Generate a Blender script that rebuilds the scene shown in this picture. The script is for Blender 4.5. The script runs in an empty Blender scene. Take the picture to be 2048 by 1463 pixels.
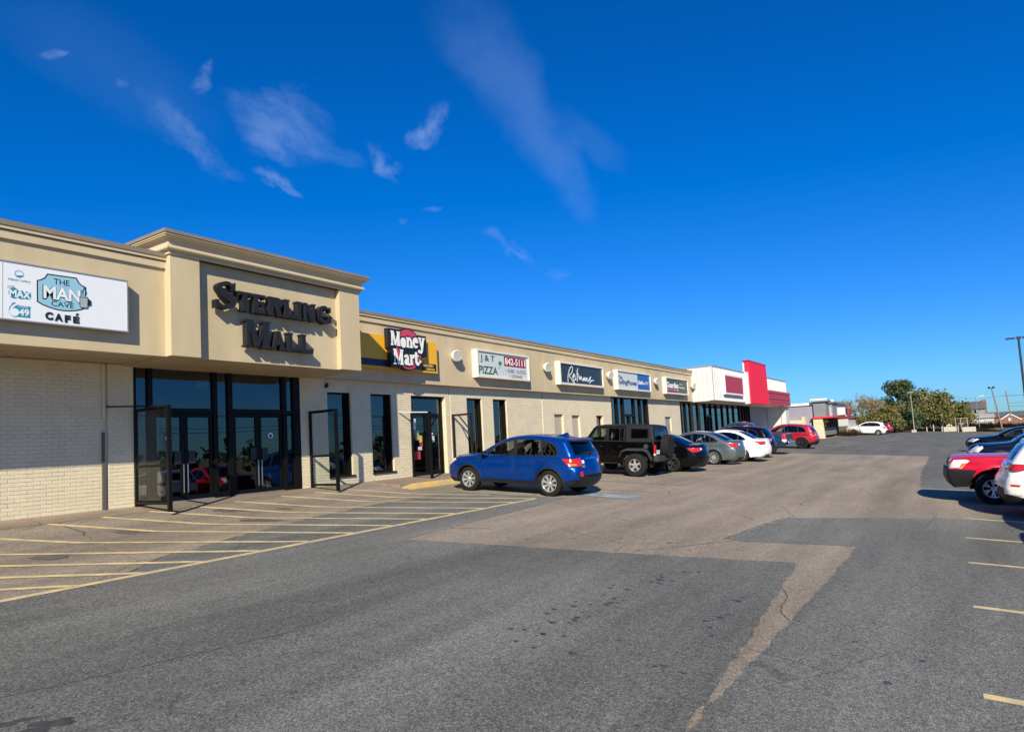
import bpy, bmesh, math, random
from mathutils import Vector, Matrix
from mathutils.geometry import delaunay_2d_cdt
random.seed(7)
R = math.radians
sc = bpy.context.scene
col = sc.collection

# ------------------------------------------------------------------ camera
cd = bpy.data.cameras.new('camera'); cam = bpy.data.objects.new('camera', cd); col.objects.link(cam)
YAW, PITCH, ROLL = 0.58085, 0.07070, -0.05370
_f = Vector((math.cos(YAW)*math.cos(PITCH), math.sin(YAW)*math.cos(PITCH), math.sin(PITCH)))
_r = Vector((math.sin(YAW), -math.cos(YAW), 0)); _u = _r.cross(_f)
_r2 = _r*math.cos(ROLL) + _u*math.sin(ROLL); _u2 = _u*math.cos(ROLL) - _r*math.sin(ROLL)
CAMZ = 0.95
cam.matrix_world = Matrix(((_r2.x, _u2.x, -_f.x, 0), (_r2.y, _u2.y, -_f.y, 0), (_r2.z, _u2.z, -_f.z, CAMZ), (0, 0, 0, 1)))
cd.sensor_fit = 'HORIZONTAL'; cd.sensor_width = 36
cd.lens = 1332.565/2048*36; cd.shift_y = 58.2/2048
cd.clip_start = .1; cd.clip_end = 60000
sc.camera = cam

# ------------------------------------------------------------------ sky and sun
SUN = Vector((-1.75, -1.0, 1.23)).normalized()          # towards the sun
world = bpy.data.worlds.new('World'); sc.world = world; world.use_nodes = True
wn = world.node_tree; wn.nodes.clear()
wo = wn.nodes.new('ShaderNodeOutputWorld'); bg = wn.nodes.new('ShaderNodeBackground')
sky = wn.nodes.new('ShaderNodeTexSky'); sky.sky_type = 'NISHITA'; sky.sun_disc = False
sky.sun_elevation = math.asin(SUN.z); sky.sun_rotation = math.atan2(SUN.x, SUN.y)
sky.altitude = 0; sky.air_density = 1.0; sky.dust_density = 0.15; sky.ozone_density = 3.0
hs = wn.nodes.new('ShaderNodeHueSaturation'); hs.inputs['Saturation'].default_value = 1.32
wn.links.new(sky.outputs[0], hs.inputs['Color'])
# one grade over the whole dome: the deep polarised blue of the photograph
sp_ = wn.nodes.new('ShaderNodeSeparateColor'); cb_ = wn.nodes.new('ShaderNodeCombineColor'); wn.links.new(hs.outputs[0], sp_.inputs[0])
for i_, (g_, e_, s_) in enumerate(((.33, 1.0, -.185), (.80, .92, 0), (1.30, 1.0, 0))):
    p_ = wn.nodes.new('ShaderNodeMath'); p_.operation = 'POWER'; p_.inputs[1].default_value = e_; wn.links.new(sp_.outputs[i_], p_.inputs[0])
    q_ = wn.nodes.new('ShaderNodeMath'); q_.operation = 'MULTIPLY_ADD'; q_.inputs[1].default_value = g_; q_.inputs[2].default_value = s_; wn.links.new(p_.outputs[0], q_.inputs[0])
    r_ = wn.nodes.new('ShaderNodeMath'); r_.operation = 'MAXIMUM'; r_.inputs[1].default_value = .004; wn.links.new(q_.outputs[0], r_.inputs[0]); wn.links.new(r_.outputs[0], cb_.inputs[i_])
wn.links.new(cb_.outputs[0], bg.inputs['Color'])
bg.inputs['Strength'].default_value = 0.075
wn.links.new(bg.outputs[0], wo.inputs['Surface'])
sl = bpy.data.lights.new('sun', 'SUN'); sl.energy = 5.0; sl.angle = R(.5); sl.color = (1, .90, .69)
so = bpy.data.objects.new('sun', sl); col.objects.link(so)
so.rotation_euler = SUN.to_track_quat('Z', 'Y').to_euler()
so.location = (0, 0, 60)
sc.view_settings.view_transform = 'Standard'; sc.view_settings.look = 'None'
sc.view_settings.gamma = 1; sc.view_settings.use_curve_mapping = False
sc.view_settings.exposure = 0.5

# ------------------------------------------------------------------ materials
MATS = {}
def nd(nt, t, **kw):
    n = nt.nodes.new(t)
    for k, v in kw.items(): setattr(n, k, v)
    return n
def mat(name, c, rough=.6, metal=0., coat=0., spec=.5, var=.0, vscale=2., bump=0., bscale=40., c2=None, detail=6., stretch=(1, 1, 1), rnd=0.):
    """principled material; var / c2 mixes a second tone in by noise, bump adds fine relief, rnd varies it per object"""
    if name in MATS: return MATS[name]
    m = bpy.data.materials.new(name); m.use_nodes = True; nt = m.node_tree; L = nt.links
    b = nt.nodes['Principled BSDF']
    b.inputs['Base Color'].default_value = (*c, 1); b.inputs['Roughness'].default_value = rough
    b.inputs['Metallic'].default_value = metal; b.inputs['Coat Weight'].default_value = coat
    b.inputs['Coat Roughness'].default_value = .03; b.inputs['Specular IOR Level'].default_value = spec
    if var or bump or c2:
        tc = nd(nt, 'ShaderNodeTexCoord'); mp = nd(nt, 'ShaderNodeMapping'); mp.inputs['Scale'].default_value = stretch
        L.new(tc.outputs['Object'], mp.inputs['Vector'])
    out = None
    if var or c2:
        if c2 is None: c2 = tuple(max(0, x*(1-var)) for x in c)
        n = nd(nt, 'ShaderNodeTexNoise'); n.inputs['Scale'].default_value = vscale; n.inputs['Detail'].default_value = detail
        n.inputs['Roughness'].default_value = .62
        L.new(mp.outputs[0], n.inputs['Vector'])
        r = nd(nt, 'ShaderNodeValToRGB'); r.color_ramp.elements[0].position = .36; r.color_ramp.elements[1].position = .64
        r.color_ramp.elements[0].color = (*c, 1); r.color_ramp.elements[1].color = (*c2, 1)
        L.new(n.outputs['Fac'], r.inputs['Fac']); out = r.outputs['Color']
    if rnd:
        oi = nd(nt, 'ShaderNodeObjectInfo'); h = nd(nt, 'ShaderNodeHueSaturation')
        mr = nd(nt, 'ShaderNodeMapRange'); mr.inputs['To Min'].default_value = 1-rnd; mr.inputs['To Max'].default_value = 1+rnd
        L.new(oi.outputs['Random'], mr.inputs['Value']); L.new(mr.outputs[0], h.inputs['Value'])
        if out: L.new(out, h.inputs['Color'])
        else: h.inputs['Color'].default_value = (*c, 1)
        out = h.outputs['Color']
    if out: L.new(out, b.inputs['Base Color'])
    if bump:
        n2 = nd(nt, 'ShaderNodeTexNoise'); n2.inputs['Scale'].default_value = bscale; n2.inputs['Detail'].default_value = 5
        L.new(mp.outputs[0], n2.inputs['Vector'])
        bm_ = nd(nt, 'ShaderNodeBump'); bm_.inputs['Strength'].default_value = bump; bm_.inputs['Distance'].default_value = .02
        L.new(n2.outputs['Fac'], bm_.inputs['Height']); L.new(bm_.outputs[0], b.inputs['Normal'])
    MATS[name] = m
    return m
def glass(name, tint, ior=1.65, rough=0.0, fac=None):
    if name in MATS: return MATS[name]
    m = bpy.data.materials.new(name); m.use_nodes = True; nt = m.node_tree; nt.nodes.clear(); L = nt.links
    o = nd(nt, 'ShaderNodeOutputMaterial'); mx = nd(nt, 'ShaderNodeMixShader')
    t = nd(nt, 'ShaderNodeBsdfTransparent'); t.inputs[0].default_value = (*tint, 1)
    g = nd(nt, 'ShaderNodeBsdfGlossy'); g.inputs['Roughness'].default_value = rough; g.inputs[0].default_value = (.93, .97, 1, 1)
    f = nd(nt, 'ShaderNodeFresnel'); f.inputs['IOR'].default_value = ior
    ge = nd(nt, 'ShaderNodeNewGeometry'); iv = nd(nt, 'ShaderNodeMath', operation='SUBTRACT'); iv.inputs[0].default_value = 1; L.new(ge.outputs['Backfacing'], iv.inputs[1])
    fm = nd(nt, 'ShaderNodeMath', operation='MULTIPLY'); L.new(f.outputs[0], fm.inputs[0]); L.new(iv.outputs[0], fm.inputs[1])   # one reflection, on the outer face
    L.new(fm.outputs[0], mx.inputs[0]); L.new(t.outputs[0], mx.inputs[1]); L.new(g.outputs[0], mx.inputs[2]); L.new(mx.outputs[0], o.inputs[0])
    MATS[name] = m
    return m
def asphalt(name, ca, cb, grain, seams, patch, streak=.5, crk=.5, gscale=150.):
    """aged asphalt: tone drift, tyre wear along the lane, aggregate speckle, cracks and pitted spots"""
    m = bpy.data.materials.new(name); m.use_nodes = True; nt = m.node_tree; L = nt.links; b = nt.nodes['Principled BSDF']
    tc = nd(nt, 'ShaderNodeTexCoord')
    def noise(scale, detail, stretch=(1, 1, 1), rough=.6, rot=0):
        mp = nd(nt, 'ShaderNodeMapping'); mp.inputs['Scale'].default_value = stretch; mp.inputs['Rotation'].default_value = (0, 0, rot)
        L.new(tc.outputs['Object'], mp.inputs['Vector'])
        n = nd(nt, 'ShaderNodeTexNoise'); n.inputs['Scale'].default_value = scale; n.inputs['Detail'].default_value = detail
        n.inputs['Roughness'].default_value = rough; L.new(mp.outputs[0], n.inputs['Vector']); return n.outputs['Fac'], mp
    def rng(v, a, b_, c, d, clampit=True):
        r = nd(nt, 'ShaderNodeMapRange'); r.clamp = clampit
        for k, x in zip(('From Min', 'From Max', 'To Min', 'To Max'), (a, b_, c, d)): r.inputs[k].default_value = x
        L.new(v, r.inputs['Value']); return r.outputs[0]
    def mul(a, b_):
        n = nd(nt, 'ShaderNodeMath', operation='MULTIPLY'); L.new(a, n.inputs[0])
        if isinstance(b_, float): n.inputs[1].default_value = b_
        else: L.new(b_, n.inputs[1])
        return n.outputs[0]
    big, _ = noise(.32, 5); mix = nd(nt, 'ShaderNodeMix', data_type='RGBA')
    mix.inputs['A'].default_value = (*ca, 1); mix.inputs['B'].default_value = (*cb, 1); L.new(rng(big, .35, .65, 0, 1), mix.inputs['Factor'])
    st, _ = noise(.9, 5, (.12, 1, 1), .6, .12); v = rng(st, .3, .7, 1-.42*streak, 1+.34*streak)
    md, _ = noise(7, 6); v = mul(v, rng(md, .3, .7, .92, 1.08))
    # aggregate: two sizes of stone
    vo = nd(nt, 'ShaderNodeTexVoronoi'); vo.inputs['Scale'].default_value = gscale; L.new(tc.outputs['Object'], vo.inputs['Vector'])
    sp = nd(nt, 'ShaderNodeSeparateColor'); L.new(vo.outputs['Color'], sp.inputs[0])
    v = mul(v, rng(sp.outputs[0], 0, 1, 1-grain, 1+grain))
    vo2 = nd(nt, 'ShaderNodeTexVoronoi'); vo2.inputs['Scale'].default_value = gscale*.45; L.new(tc.outputs['Object'], vo2.inputs['Vector'])
    sp2 = nd(nt, 'ShaderNodeSeparateColor'); L.new(vo2.outputs['Color'], sp2.inputs[0])
    v = mul(v, rng(sp2.outputs[1], 0, 1, 1-grain*.55, 1+grain*.55))
    fine, _ = noise(gscale*1.1, 3); v = mul(v, rng(fine, .25, .75, 1-grain*.8, 1+grain*.8))
    # pale stones, here and there
    v2 = rng(sp.outputs[2], .982, .992, 0, .55)
    # cracks
    _, mp = noise(1, 0); 
    wob = nd(nt, 'ShaderNodeTexNoise'); wob.inputs['Scale'].default_value = 1.7; wob.inputs['Detail'].default_value = 6; L.new(tc.outputs['Object'], wob.inputs['Vector'])
    ad = nd(nt, 'ShaderNodeMix', data_type='VECTOR'); ad.inputs['Factor'].default_value = .12; L.new(tc.outputs['Object'], ad.inputs[4]); L.new(wob.outputs['Color'], ad.inputs[5])
    ve = nd(nt, 'ShaderNodeTexVoronoi', feature='DISTANCE_TO_EDGE'); ve.inputs['Scale'].default_value = .42; L.new(ad.outputs[1], ve.inputs['Vector'])
    cmask, _ = noise(.23, 3)
    ck = rng(ve.outputs['Distance'], .0008, .0045, 1, 0); ck = mul(ck, rng(cmask, .50, .60, 0, crk))
    inv = nd(nt, 'ShaderNodeMath', operation='SUBTRACT'); inv.inputs[0].default_value = 1; L.new(ck, inv.inputs[1])
    v = mul(v, inv.outputs[0])
    # dark pitted spots and drips
    pt, _ = noise(2.1, 8, (.55, 1.3, 1), .72); v = mul(v, rng(pt, .655, .69, 1, .62))
    mm = nd(nt, 'ShaderNodeMix', data_type='RGBA'); mm.blend_type = 'MULTIPLY'; mm.inputs['Factor'].default_value = 1
    L.new(mix.outputs['Result'], mm.inputs['A']); cmb = nd(nt, 'ShaderNodeCombineColor')
    for i in range(3): L.new(v, cmb.inputs[i])
    L.new(cmb.outputs[0], mm.inputs['B'])
    pale = nd(nt, 'ShaderNodeMix', data_type='RGBA'); pale.inputs['B'].default_value = (.42, .40, .36, 1); L.new(v2, pale.inputs['Factor']); L.new(mm.outputs['Result'], pale.inputs['A'])
    L.new(pale.outputs['Result'], b.inputs['Base Color'])
    b.inputs['Roughness'].default_value = .88; b.inputs['Specular IOR Level'].default_value = .25
    bp = nd(nt, 'ShaderNodeBump'); bp.inputs['Strength'].default_value = .55; bp.inputs['Distance'].default_value = .006
    hsum = nd(nt, 'ShaderNodeMath', operation='ADD'); L.new(vo.outputs['Distance'], hsum.inputs[0]); L.new(fine, hsum.inputs[1])
    L.new(hsum.outputs[0], bp.inputs['Height']); L.new(bp.outputs[0], b.inputs['Normal'])
    return m

# ------------------------------------------------------------------ builders
def tag(o, label=None, cat=None, group=None, kind=None):
    if label: o['label'] = label
    if cat: o['category'] = cat
    if group: o['group'] = group
    if kind: o['kind'] = kind
    return o
def thing(name, label, cat, loc=(0, 0, 0), group=None, rot=None):
    o = bpy.data.objects.new(name, None); col.objects.link(o); o.location = loc; o.empty_display_size = .3
    if rot: o.rotation_euler = rot
    return tag(o, label, cat, group)
class MB:
    def __init__(s): s.v = []; s.f = []
    def add(s, vs, fs):
        n = len(s.v); s.v += [tuple(p) for p in vs]; s.f += [tuple(i+n for i in f) for f in fs]; return s
    def box(s, x0, x1, y0, y1, z0, z1):
        return s.add([(x0, y0, z0), (x1, y0, z0), (x1, y1, z0), (x0, y1, z0), (x0, y0, z1), (x1, y0, z1), (x1, y1, z1), (x0, y1, z1)],
                     [(0, 3, 2, 1), (4, 5, 6, 7), (0, 1, 5, 4), (1, 2, 6, 5), (2, 3, 7, 6), (3, 0, 4, 7)])
    def quad(s, a, b, c, d): return s.add([a, b, c, d], [(0, 1, 2, 3)])
    def bar(s, p, q, w, h=None, up=(0, 0, 1)):
        """rectangular bar from p to q"""
        h = h or w; p = Vector(p); q = Vector(q); d = (q-p).normalized(); u = Vector(up)
        if abs(d.dot(u)) > .98: u = Vector((0, 1, 0))
        a = d.cross(u).normalized(); b = a.cross(d)
        vs = []
        for c in (p, q):
            for i, j in ((-1, -1), (1, -1), (1, 1), (-1, 1)): vs.append(c+a*i*w/2+b*j*h/2)
        return s.add(vs, [(3, 2, 1, 0), (4, 5, 6, 7), (0, 1, 5, 4), (1, 2, 6, 5), (2, 3, 7, 6), (3, 0, 4, 7)])
    def tube(s, p, q, r0, r1=None, n=8, cap=True):
        r1 = r0 if r1 is None else r1; p = Vector(p); q = Vector(q); d = (q-p).normalized()
        u = Vector((0, 0, 1)) if abs(d.z) < .95 else Vector((1, 0, 0))
        a = d.cross(u).normalized(); b = d.cross(a); vs = []
        for c, r in ((p, r0), (q, r1)):
            for i in range(n):
                t = 2*math.pi*i/n; vs.append(c+a*math.cos(t)*r+b*math.sin(t)*r)
        fs = [(i, (i+1) % n, n+(i+1) % n, n+i) for i in range(n)]
        if cap: fs += [tuple(range(n-1, -1, -1)), tuple(range(n, 2*n))]
        return s.add(vs, fs)
    def lathe(s, prof, o, ax, n=20, close=False):
        """prof: (radius, along) pairs turned about axis ax through o"""
        ax = Vector(ax).normalized(); u = Vector((0, 0, 1)) if abs(ax.z) < .9 else Vector((1, 0, 0))
        a = ax.cross(u).normalized(); b = ax.cross(a); o = Vector(o); vs = []; k = len(prof)
        for i in range(n):
            t = 2*math.pi*i/n
            for r, h in prof: vs.append(o+ax*h+(a*math.cos(t)+b*math.sin(t))*r)
        fs = []
        for i in range(n):
            for j in range(k-1 if not close else k):
                j2 = (j+1) % k; i2 = (i+1) % n
                fs.append((i*k+j, i2*k+j, i2*k+j2, i*k+j2))
        return s.add(vs, fs)
    def extrude_x(s, poly, x0, x1):
        """poly: (y,z) points; prism along x"""
        n = len(poly)
        return s.add([(x0, y, z) for y, z in poly]+[(x1, y, z) for y, z in poly],
                     [(i, (i+1) % n, n+(i+1) % n, n+i) for i in range(n)]+[tuple(range(n-1, -1, -1)), tuple(range(n, 2*n))])
    def build(s, name, m, parent=None, smooth=None, kind=None, merge=False, bevel=0):
        me = bpy.data.meshes.new(name); me.from_pydata(s.v, [], s.f); me.update()
        if merge or bevel:
            b = bmesh.new(); b.from_mesh(me)
            if merge: bmesh.ops.remove_doubles(b, verts=b.verts, dist=.0015)
            bmesh.ops.recalc_face_normals(b, faces=b.faces)
            b.to_mesh(me); b.free()
        o = bpy.data.objects.new(name, me); col.objects.link(o)
        if m: me.materials.append(m)
        if smooth is not None:
            me.shade_smooth(); me.set_sharp_from_angle(angle=R(smooth))
        if bevel:
            md = o.modifiers.new('edge', 'BEVEL'); md.width = bevel; md.segments = 2; md.limit_method = 'ANGLE'; md.angle_limit = R(40)
        if parent is not None: attach(o, parent)
        if kind: o['kind'] = kind
        return o
def attach(o, parent):
    """the mesh is given in world coordinates; a thing's Empty carries the place"""
    o.parent = parent
    if parent.type == 'EMPTY': o.matrix_parent_inverse = Matrix.Translation(-Vector(parent.location))
def local(o, parent):
    o.parent = parent; return o
def cdt_union(polys, eps=1e-5):
    """triangulated union of 2D polygons: verts, tris"""
    vs = []; fs = []
    for p in polys:
        p = p if area2(p) > 0 else p[::-1]
        fs.append(list(range(len(vs), len(vs)+len(p)))); vs += [Vector(q) for q in p]
    r = delaunay_2d_cdt(vs, [], fs, 1, eps)
    return [tuple(v) for v in r[0]], [tuple(f) for f in r[2]]
def area2(p): return sum(p[i][0]*p[(i+1) % len(p)][1]-p[(i+1) % len(p)][0]*p[i][1] for i in range(len(p)))/2
def solid2d(mb, vs, fs, to3, depth):
    """2D triangulation turned into a plate: to3(u,v,w) maps to space, w = 0 front, w = depth back"""
    n = len(vs)
    fs = [f if area2([vs[i] for i in f]) > 0 else tuple(reversed(f)) for f in fs]
    V = [to3(u, v, 0) for u, v in vs]; F = list(fs)
    if depth:
        V += [to3(u, v, depth) for u, v in vs]; cnt = {}
        for f in fs:
            for i in range(len(f)):
                e = (f[i], f[(i+1) % len(f)]); cnt[e] = 1
        for (a, b) in cnt:
            if (b, a) not in cnt: F.append((a, a+n, b+n, b))
        F += [tuple(i+n for i in reversed(f)) for f in fs]
    mb.add(V, F)
def stroke(pts, w, cap='butt'):
    """polyline (u,v) widened to polygons (one per piece plus round joints); w number or list"""
    out = []; n = len(pts); W = w if isinstance(w, (list, tuple)) else [w]*n
    for i in range(n-1):
        a = Vector(pts[i]); b = Vector(pts[i+1]); d = (b-a)
        if d.length < 1e-6: continue
        d.normalize(); q = Vector((-d.y, d.x))
        out.append([tuple(a-q*W[i]/2), tuple(b-q*W[i+1]/2), tuple(b+q*W[i+1]/2), tuple(a+q*W[i]/2)])
    for i in range(n):
        if cap == 'round' or 0 < i < n-1:
            out.append([(pts[i][0]+W[i]/2*math.cos(t*math.pi/4+.1), pts[i][1]+W[i]/2*math.sin(t*math.pi/4+.1)) for t in range(8)])
    return out
def spline(pts, k=5):
    P = [Vector(p) for p in pts]; out = []
    for i in range(len(P)-1):
        a = P[i-1] if i else P[0]*2-P[1]; b = P[i]; c = P[i+1]; d = P[i+2] if i+2 < len(P) else P[-1]*2-P[-2]
        for j in range(k):
            t = j/k
            out.append(tuple(.5*((2*b)+(c-a)*t+(2*a-5*b+4*c-d)*t*t+(3*b-a-3*c+d)*t**3)))
    out.append(tuple(P[-1])); return out
_tc = {}
def text2d(s, off=0., shear=0.):
    """outline of a word in the built-in face as 2D triangles scaled to its own box (0..w, 0..h)"""
    key = (s, off, shear)
    if key not in _tc:
        cu = bpy.data.curves.new('t', 'FONT'); cu.body = s; cu.offset = off; cu.shear = shear; cu.resolution_u = 4
        o = bpy.data.objects.new('t', cu); me = bpy.data.meshes.new_from_object(o)
        vs = [(v.co.x, v.co.y) for v in me.vertices]; fs = [tuple(p.vertices) for p in me.polygons]
        bpy.data.objects.remove(o); bpy.data.curves.remove(cu); bpy.data.meshes.remove(me)
        x0 = min(v[0] for v in vs); y0 = min(v[1] for v in vs); x1 = max(v[0] for v in vs); y1 = max(v[1] for v in vs)
        _tc[key] = ([((v[0]-x0)/(x1-x0), (v[1]-y0)/(y1-y0)) for v in vs], fs)
    return _tc[key]
def facade_map(Y):  # u -> X, v -> Z on a plane facing the lot (-Y); w goes into the wall
    return lambda u, v, w: (u, Y+w, v)
def text_on(mb, s, x0, x1, z0, z1, Y, off=0., shear=0., depth=.004, slope=0.):
    vs, fs = text2d(s, off, shear)
    pts = [(x0+(x1-x0)*u, z0+(z1-z0)*v+slope*(x1-x0)*u) for u, v in vs]
    solid2d(mb, pts, fs, facade_map(Y), depth)
def shape_on(mb, polys, Y, depth=.004):
    vs, fs = cdt_union(polys); solid2d(mb, vs, fs, facade_map(Y), depth)
def ell(cx, cz, rx, rz, n=28, a0=0, a1=2*math.pi):
    return [(cx+rx*math.cos(a0+(a1-a0)*i/n), cz+rz*math.sin(a0+(a1-a0)*i/n)) for i in range(n)]
def rect(x0, x1, z0, z1): return [(x0, z0), (x1, z0), (x1, z1), (x0, z1)]

def lot(x, y):                                            # the paved ground falls away from the shops
    yy = max(-14, min(14, y))
    return -.53+.062*(yy-9.06)
RX0, RX1, RY0 = -30.0, 14.35, 12.3                          # ramp in front of the entrance
def surf(x, y):
    z = lot(x, y)
    if RX0-.01 <= x <= RX1+.01 and y > RY0: z = max(z, lot(x, RY0)+(y-RY0)*(0-lot(x, RY0))/(14.9-RY0))
    return z
# ------------------------------------------------------------------ ground
M_old = asphalt('old_asphalt', (.300, .250, .195), (.250, .212, .170), .36, 0, 0, .7, .75, 95.)
M_new = asphalt('grey_asphalt', (.138, .140, .130), (.165, .165, .152), .50, 0, 0, .75, .5, 112.)
M_far = asphalt('road_asphalt', (.116, .119, .110), (.138, .139, .128), .25, 0, 0, .6, .5, 60.)
M_walk = asphalt('walk_concrete', (.285, .215, .160), (.225, .180, .145), .22, 0, 0, .8, .6, 120.)
M_soil = mat('dry_grass', (.17, .135, .06), .95, c2=(.09, .095, .035), vscale=.25, bump=.4, bscale=6)
M_stain = mat('oil_stain', (.028, .028, .03), .55, c2=(.07, .07, .068), vscale=9)

def sheet(name, xs, ys, zf, m, dz=0., kind='structure'):
    mb = MB(); vs = [(x, y, zf(x, y)+dz) for x in xs for y in ys]; n = len(ys)
    mb.add(vs, [(i*n+j, (i+1)*n+j, (i+1)*n+j+1, i*n+j+1) for i in range(len(xs)-1) for j in range(n-1)])
    return mb.build(name, m, kind=kind)
sheet('ground', [-3000, -200, -60, 60, 127, 400, 1200, 6000], [-4000, -400, -60, -14, 14, 60, 400, 4000], lot, M_soil, -.03)
sheet('parking_lot', [-60, 0, 20, 40, 70, 127], [-60, -14, 0, 8, 14.0], lot, M_old, 0)
mb = MB()
for x in (RX0,): pass
xs = [RX0+(RX1-RX0)*i/12 for i in range(13)]; ys = [RY0-.05, RY0, 13.0, 13.7, 14.95]
vs = [(x, y, surf(x, y)+.0035 if y > RY0 else lot(x, y)+.0015) for x in xs for y in ys]; n = len(ys)
mb.add(vs, [(i*n+j, (i+1)*n+j, (i+1)*n+j+1, i*n+j+1) for i in range(12) for j in range(n-1)])
for x, sgn in ((RX0, 1), (RX1, -1)):
    mb.add([(x, RY0, lot(x, RY0)-.02), (x, 14.95, lot(x, 14)-.05), (x, 14.95, .0035), (x, RY0, lot(x, RY0))], [(0, 1, 2, 3)])
mb.build('entrance_ramp', M_old, kind='structure')
rg = random.Random(3)
def ragged(poly, step=.22, amp=.016):
    out = []
    for i in range(len(poly)):
        a = Vector(poly[i]); b = Vector(poly[(i+1) % len(poly)]); L = (b-a).length
        far = max(abs(a.y), abs(b.y)) > 13 or L > 30
        k = 1 if far else max(1, int(L/step))
        q = Vector((-(b-a).y, (b-a).x))/max(L, 1e-6)
        for j in range(k): out.append(tuple(a+(b-a)*j/k+q*(rg.uniform(-amp, amp) if j else 0)))
    return out
def patch(name, poly, m, dz=.004, amp=.016, step=.22):
    vs, fs = cdt_union([ragged(poly, step, amp)]); fs = [f if area2([vs[i] for i in f]) > 0 else f[::-1] for f in fs]
    return MB().add([(x, y, surf(x, y)+dz) for x, y in vs], fs).build(name, m, kind='structure')
patch('asphalt_patch', [(-30, -13.9), (-30, 8.95), (2.6, 9.0), (4.5, 9.22), (5.57, 10.02), (6.42, 10.25), (7.71, 10.74), (9.6, 11.32), (11.74, 11.68), (13.93, 11.82),
      (14.95, 11.9), (15.3, 8.5), (12.87, 8.26), (10.6, 8.11), (8.57, 7.91), (9.67, 3.62), (10.19, 2.0), (5.1, 1.66), (4.3, 1.62), (6.5, 1.56), (8.83, 1.49), (10.74, 1.45),
      (12.0, 1.43), (11.45, 3.04), (11.55, 3.46), (12.12, 3.34), (14.69, 3.01), (17.1, -1.05), (17.3, -13.9)], M_new, amp=.028, step=.13)
patch('asphalt_patch', [(42.5, 11.6), (42.85, 1.18), (29.6, 1.15), (23.2, .94), (23.6, -13.9), (126.8, -13.9), (126.8, 10), (74, 11.2)], M_far, amp=.08)
# walk in front of the shops with its yellow kerb
def walk(x0, x1):
    mb = MB(); mb.add([(x0, 13.52, -.105), (x1, 13.52, -.105), (x1, 14.95, .002), (x0, 14.95, .002), (x0, 13.52, -.5), (x1, 13.52, -.5), (x1, 14.95, -.5), (x0, 14.95, -.5)],
           [(0, 1, 2, 3), (0, 4, 5, 1), (1, 5, 6, 2), (3, 7, 4, 0)])
    return mb.build('sidewalk', M_walk, kind='structure')
walk(14.42, 72)
M_kerb = mat('kerb_yellow', (.62, .40, .075), .8, c2=(.40, .33, .22), vscale=5.5, bump=.6, bscale=25, detail=9)
def kerb(x0, x1, t0, t1, top=-.10):
    mb = MB(); P = lambda x, k: [(x, 13.38, -.32), (x, 13.39, top-.04-.15*k), (x, 13.42, top-.008-.14*k), (x, 13.50, top-.13*k), (x, 13.53, top-.005-.12*k), (x, 13.53, -.32)]
    xs = sorted(set([x0+t0, x1-t1]+[x0+(x1-x0)*i/8 for i in range(9)]+[x0, x1])); rows = []
    for x in xs:
        k = max(0, 1-(x-x0)/t0 if t0 else 0, 1-(x1-x)/t1 if t1 else 0); k = min(1, k)
        rows.append(P(x+0, k))
    vs = [p for r in rows for p in r]; n = 6
    mb.add(vs, [(i*n+j, i*n+(j+1) % n, (i+1)*n+(j+1) % n, (i+1)*n+j) for i in range(len(rows)-1) for j in range(n)])
    mb.add(rows[0], [(0, 1, 2, 3, 4, 5)]); mb.add(rows[-1], [(5, 4, 3, 2, 1, 0)])
    return mb.build('kerb', M_kerb, kind='structure', smooth=40)
kerb(-30, 5.4, 0, 1.2, -.135)
mb = MB(); mb.add([(x, y, surf(x, y)+.0065) for x, y in ((-30, 13.95), (14.3, 14.15), (14.3, 14.9), (-30, 14.9))], [(0, 1, 2, 3)]); mb.build('sidewalk', M_walk, kind='structure'); kerb(14.2, 44, .7, 0)
M_lineY = mat('yellow_line_paint', (.70, .54, .235), .8, c2=(.42, .35, .24), vscale=3.6, detail=10, bump=.3, bscale=90)
M_lineW = mat('worn_white_paint', (.55, .57, .58), .8, c2=(.28, .27, .25), vscale=4, detail=9)
M_blue = mat('worn_blue_paint', (.20, .30, .42), .8, c2=(.21, .21, .20), vscale=4, detail=9)
def line(p, q, w, m, name='parking_line', dz=.008, step=.25, amp=.006):
    p = Vector(p); q = Vector(q); d = q-p; k = max(1, int(d.length/step)); n_ = Vector((-d.y, d.x)).normalized()*w/2; vs = []
    for i in range(k+1):
        c = p+d*i/k
        for s_ in (1, -1):
            e = c+n_*s_*(1+rg.uniform(-amp, amp)*8/1.0*.6); vs.append((e.x, e.y, surf(e.x, e.y)+dz))
    fs = [(2*i, 2*i+1, 2*i+3, 2*i+2) for i in range(k)]
    return MB().add(vs, fs).build(name, m, kind='structure')
line((-12, 9.1), (14.75, 9.1), .125, M_lineY)
ends = [14.75, 13.85, 12.6, 11.65, 10.75, 9.35, 8.42, 7.42, 6.45, 5.55, 4.75, 4.08, 3.45]
hatch = [((11.9, 14.2), (14.72, 9.16)), ((10.85, 14.2), (13.75, 9.16)), ((9.55, 14.2), (12.5, 9.16)), ((8.5, 14.2), (11.45, 9.16)), ((7.55, 14.2), (10.5, 9.16)), ((6.6, 14.15), (9.5, 9.16)),
         ((5.62, 14.1), (8.5, 9.16)), ((4.6, 13.36), (7.5, 9.16)), ((4.15, 12.3), (6.55, 9.16)), ((3.85, 11.3), (5.6, 9.16)), ((3.2, 10.9), (4.75, 9.16)), ((2.4, 10.6), (3.95, 9.16)), ((12.9, 14.1), (14.78, 10.6))]
for a, b in hatch: line(a, b, .125, M_lineY, amp=.035)
for x in (6.05, 8.84, 11.5, 13.85, 16.5, 19.15, 21.8, 24.45, 27.1, 29.8, 32.4): line((x, -.02), (x, -5.4), .11, M_lineY)
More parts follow.
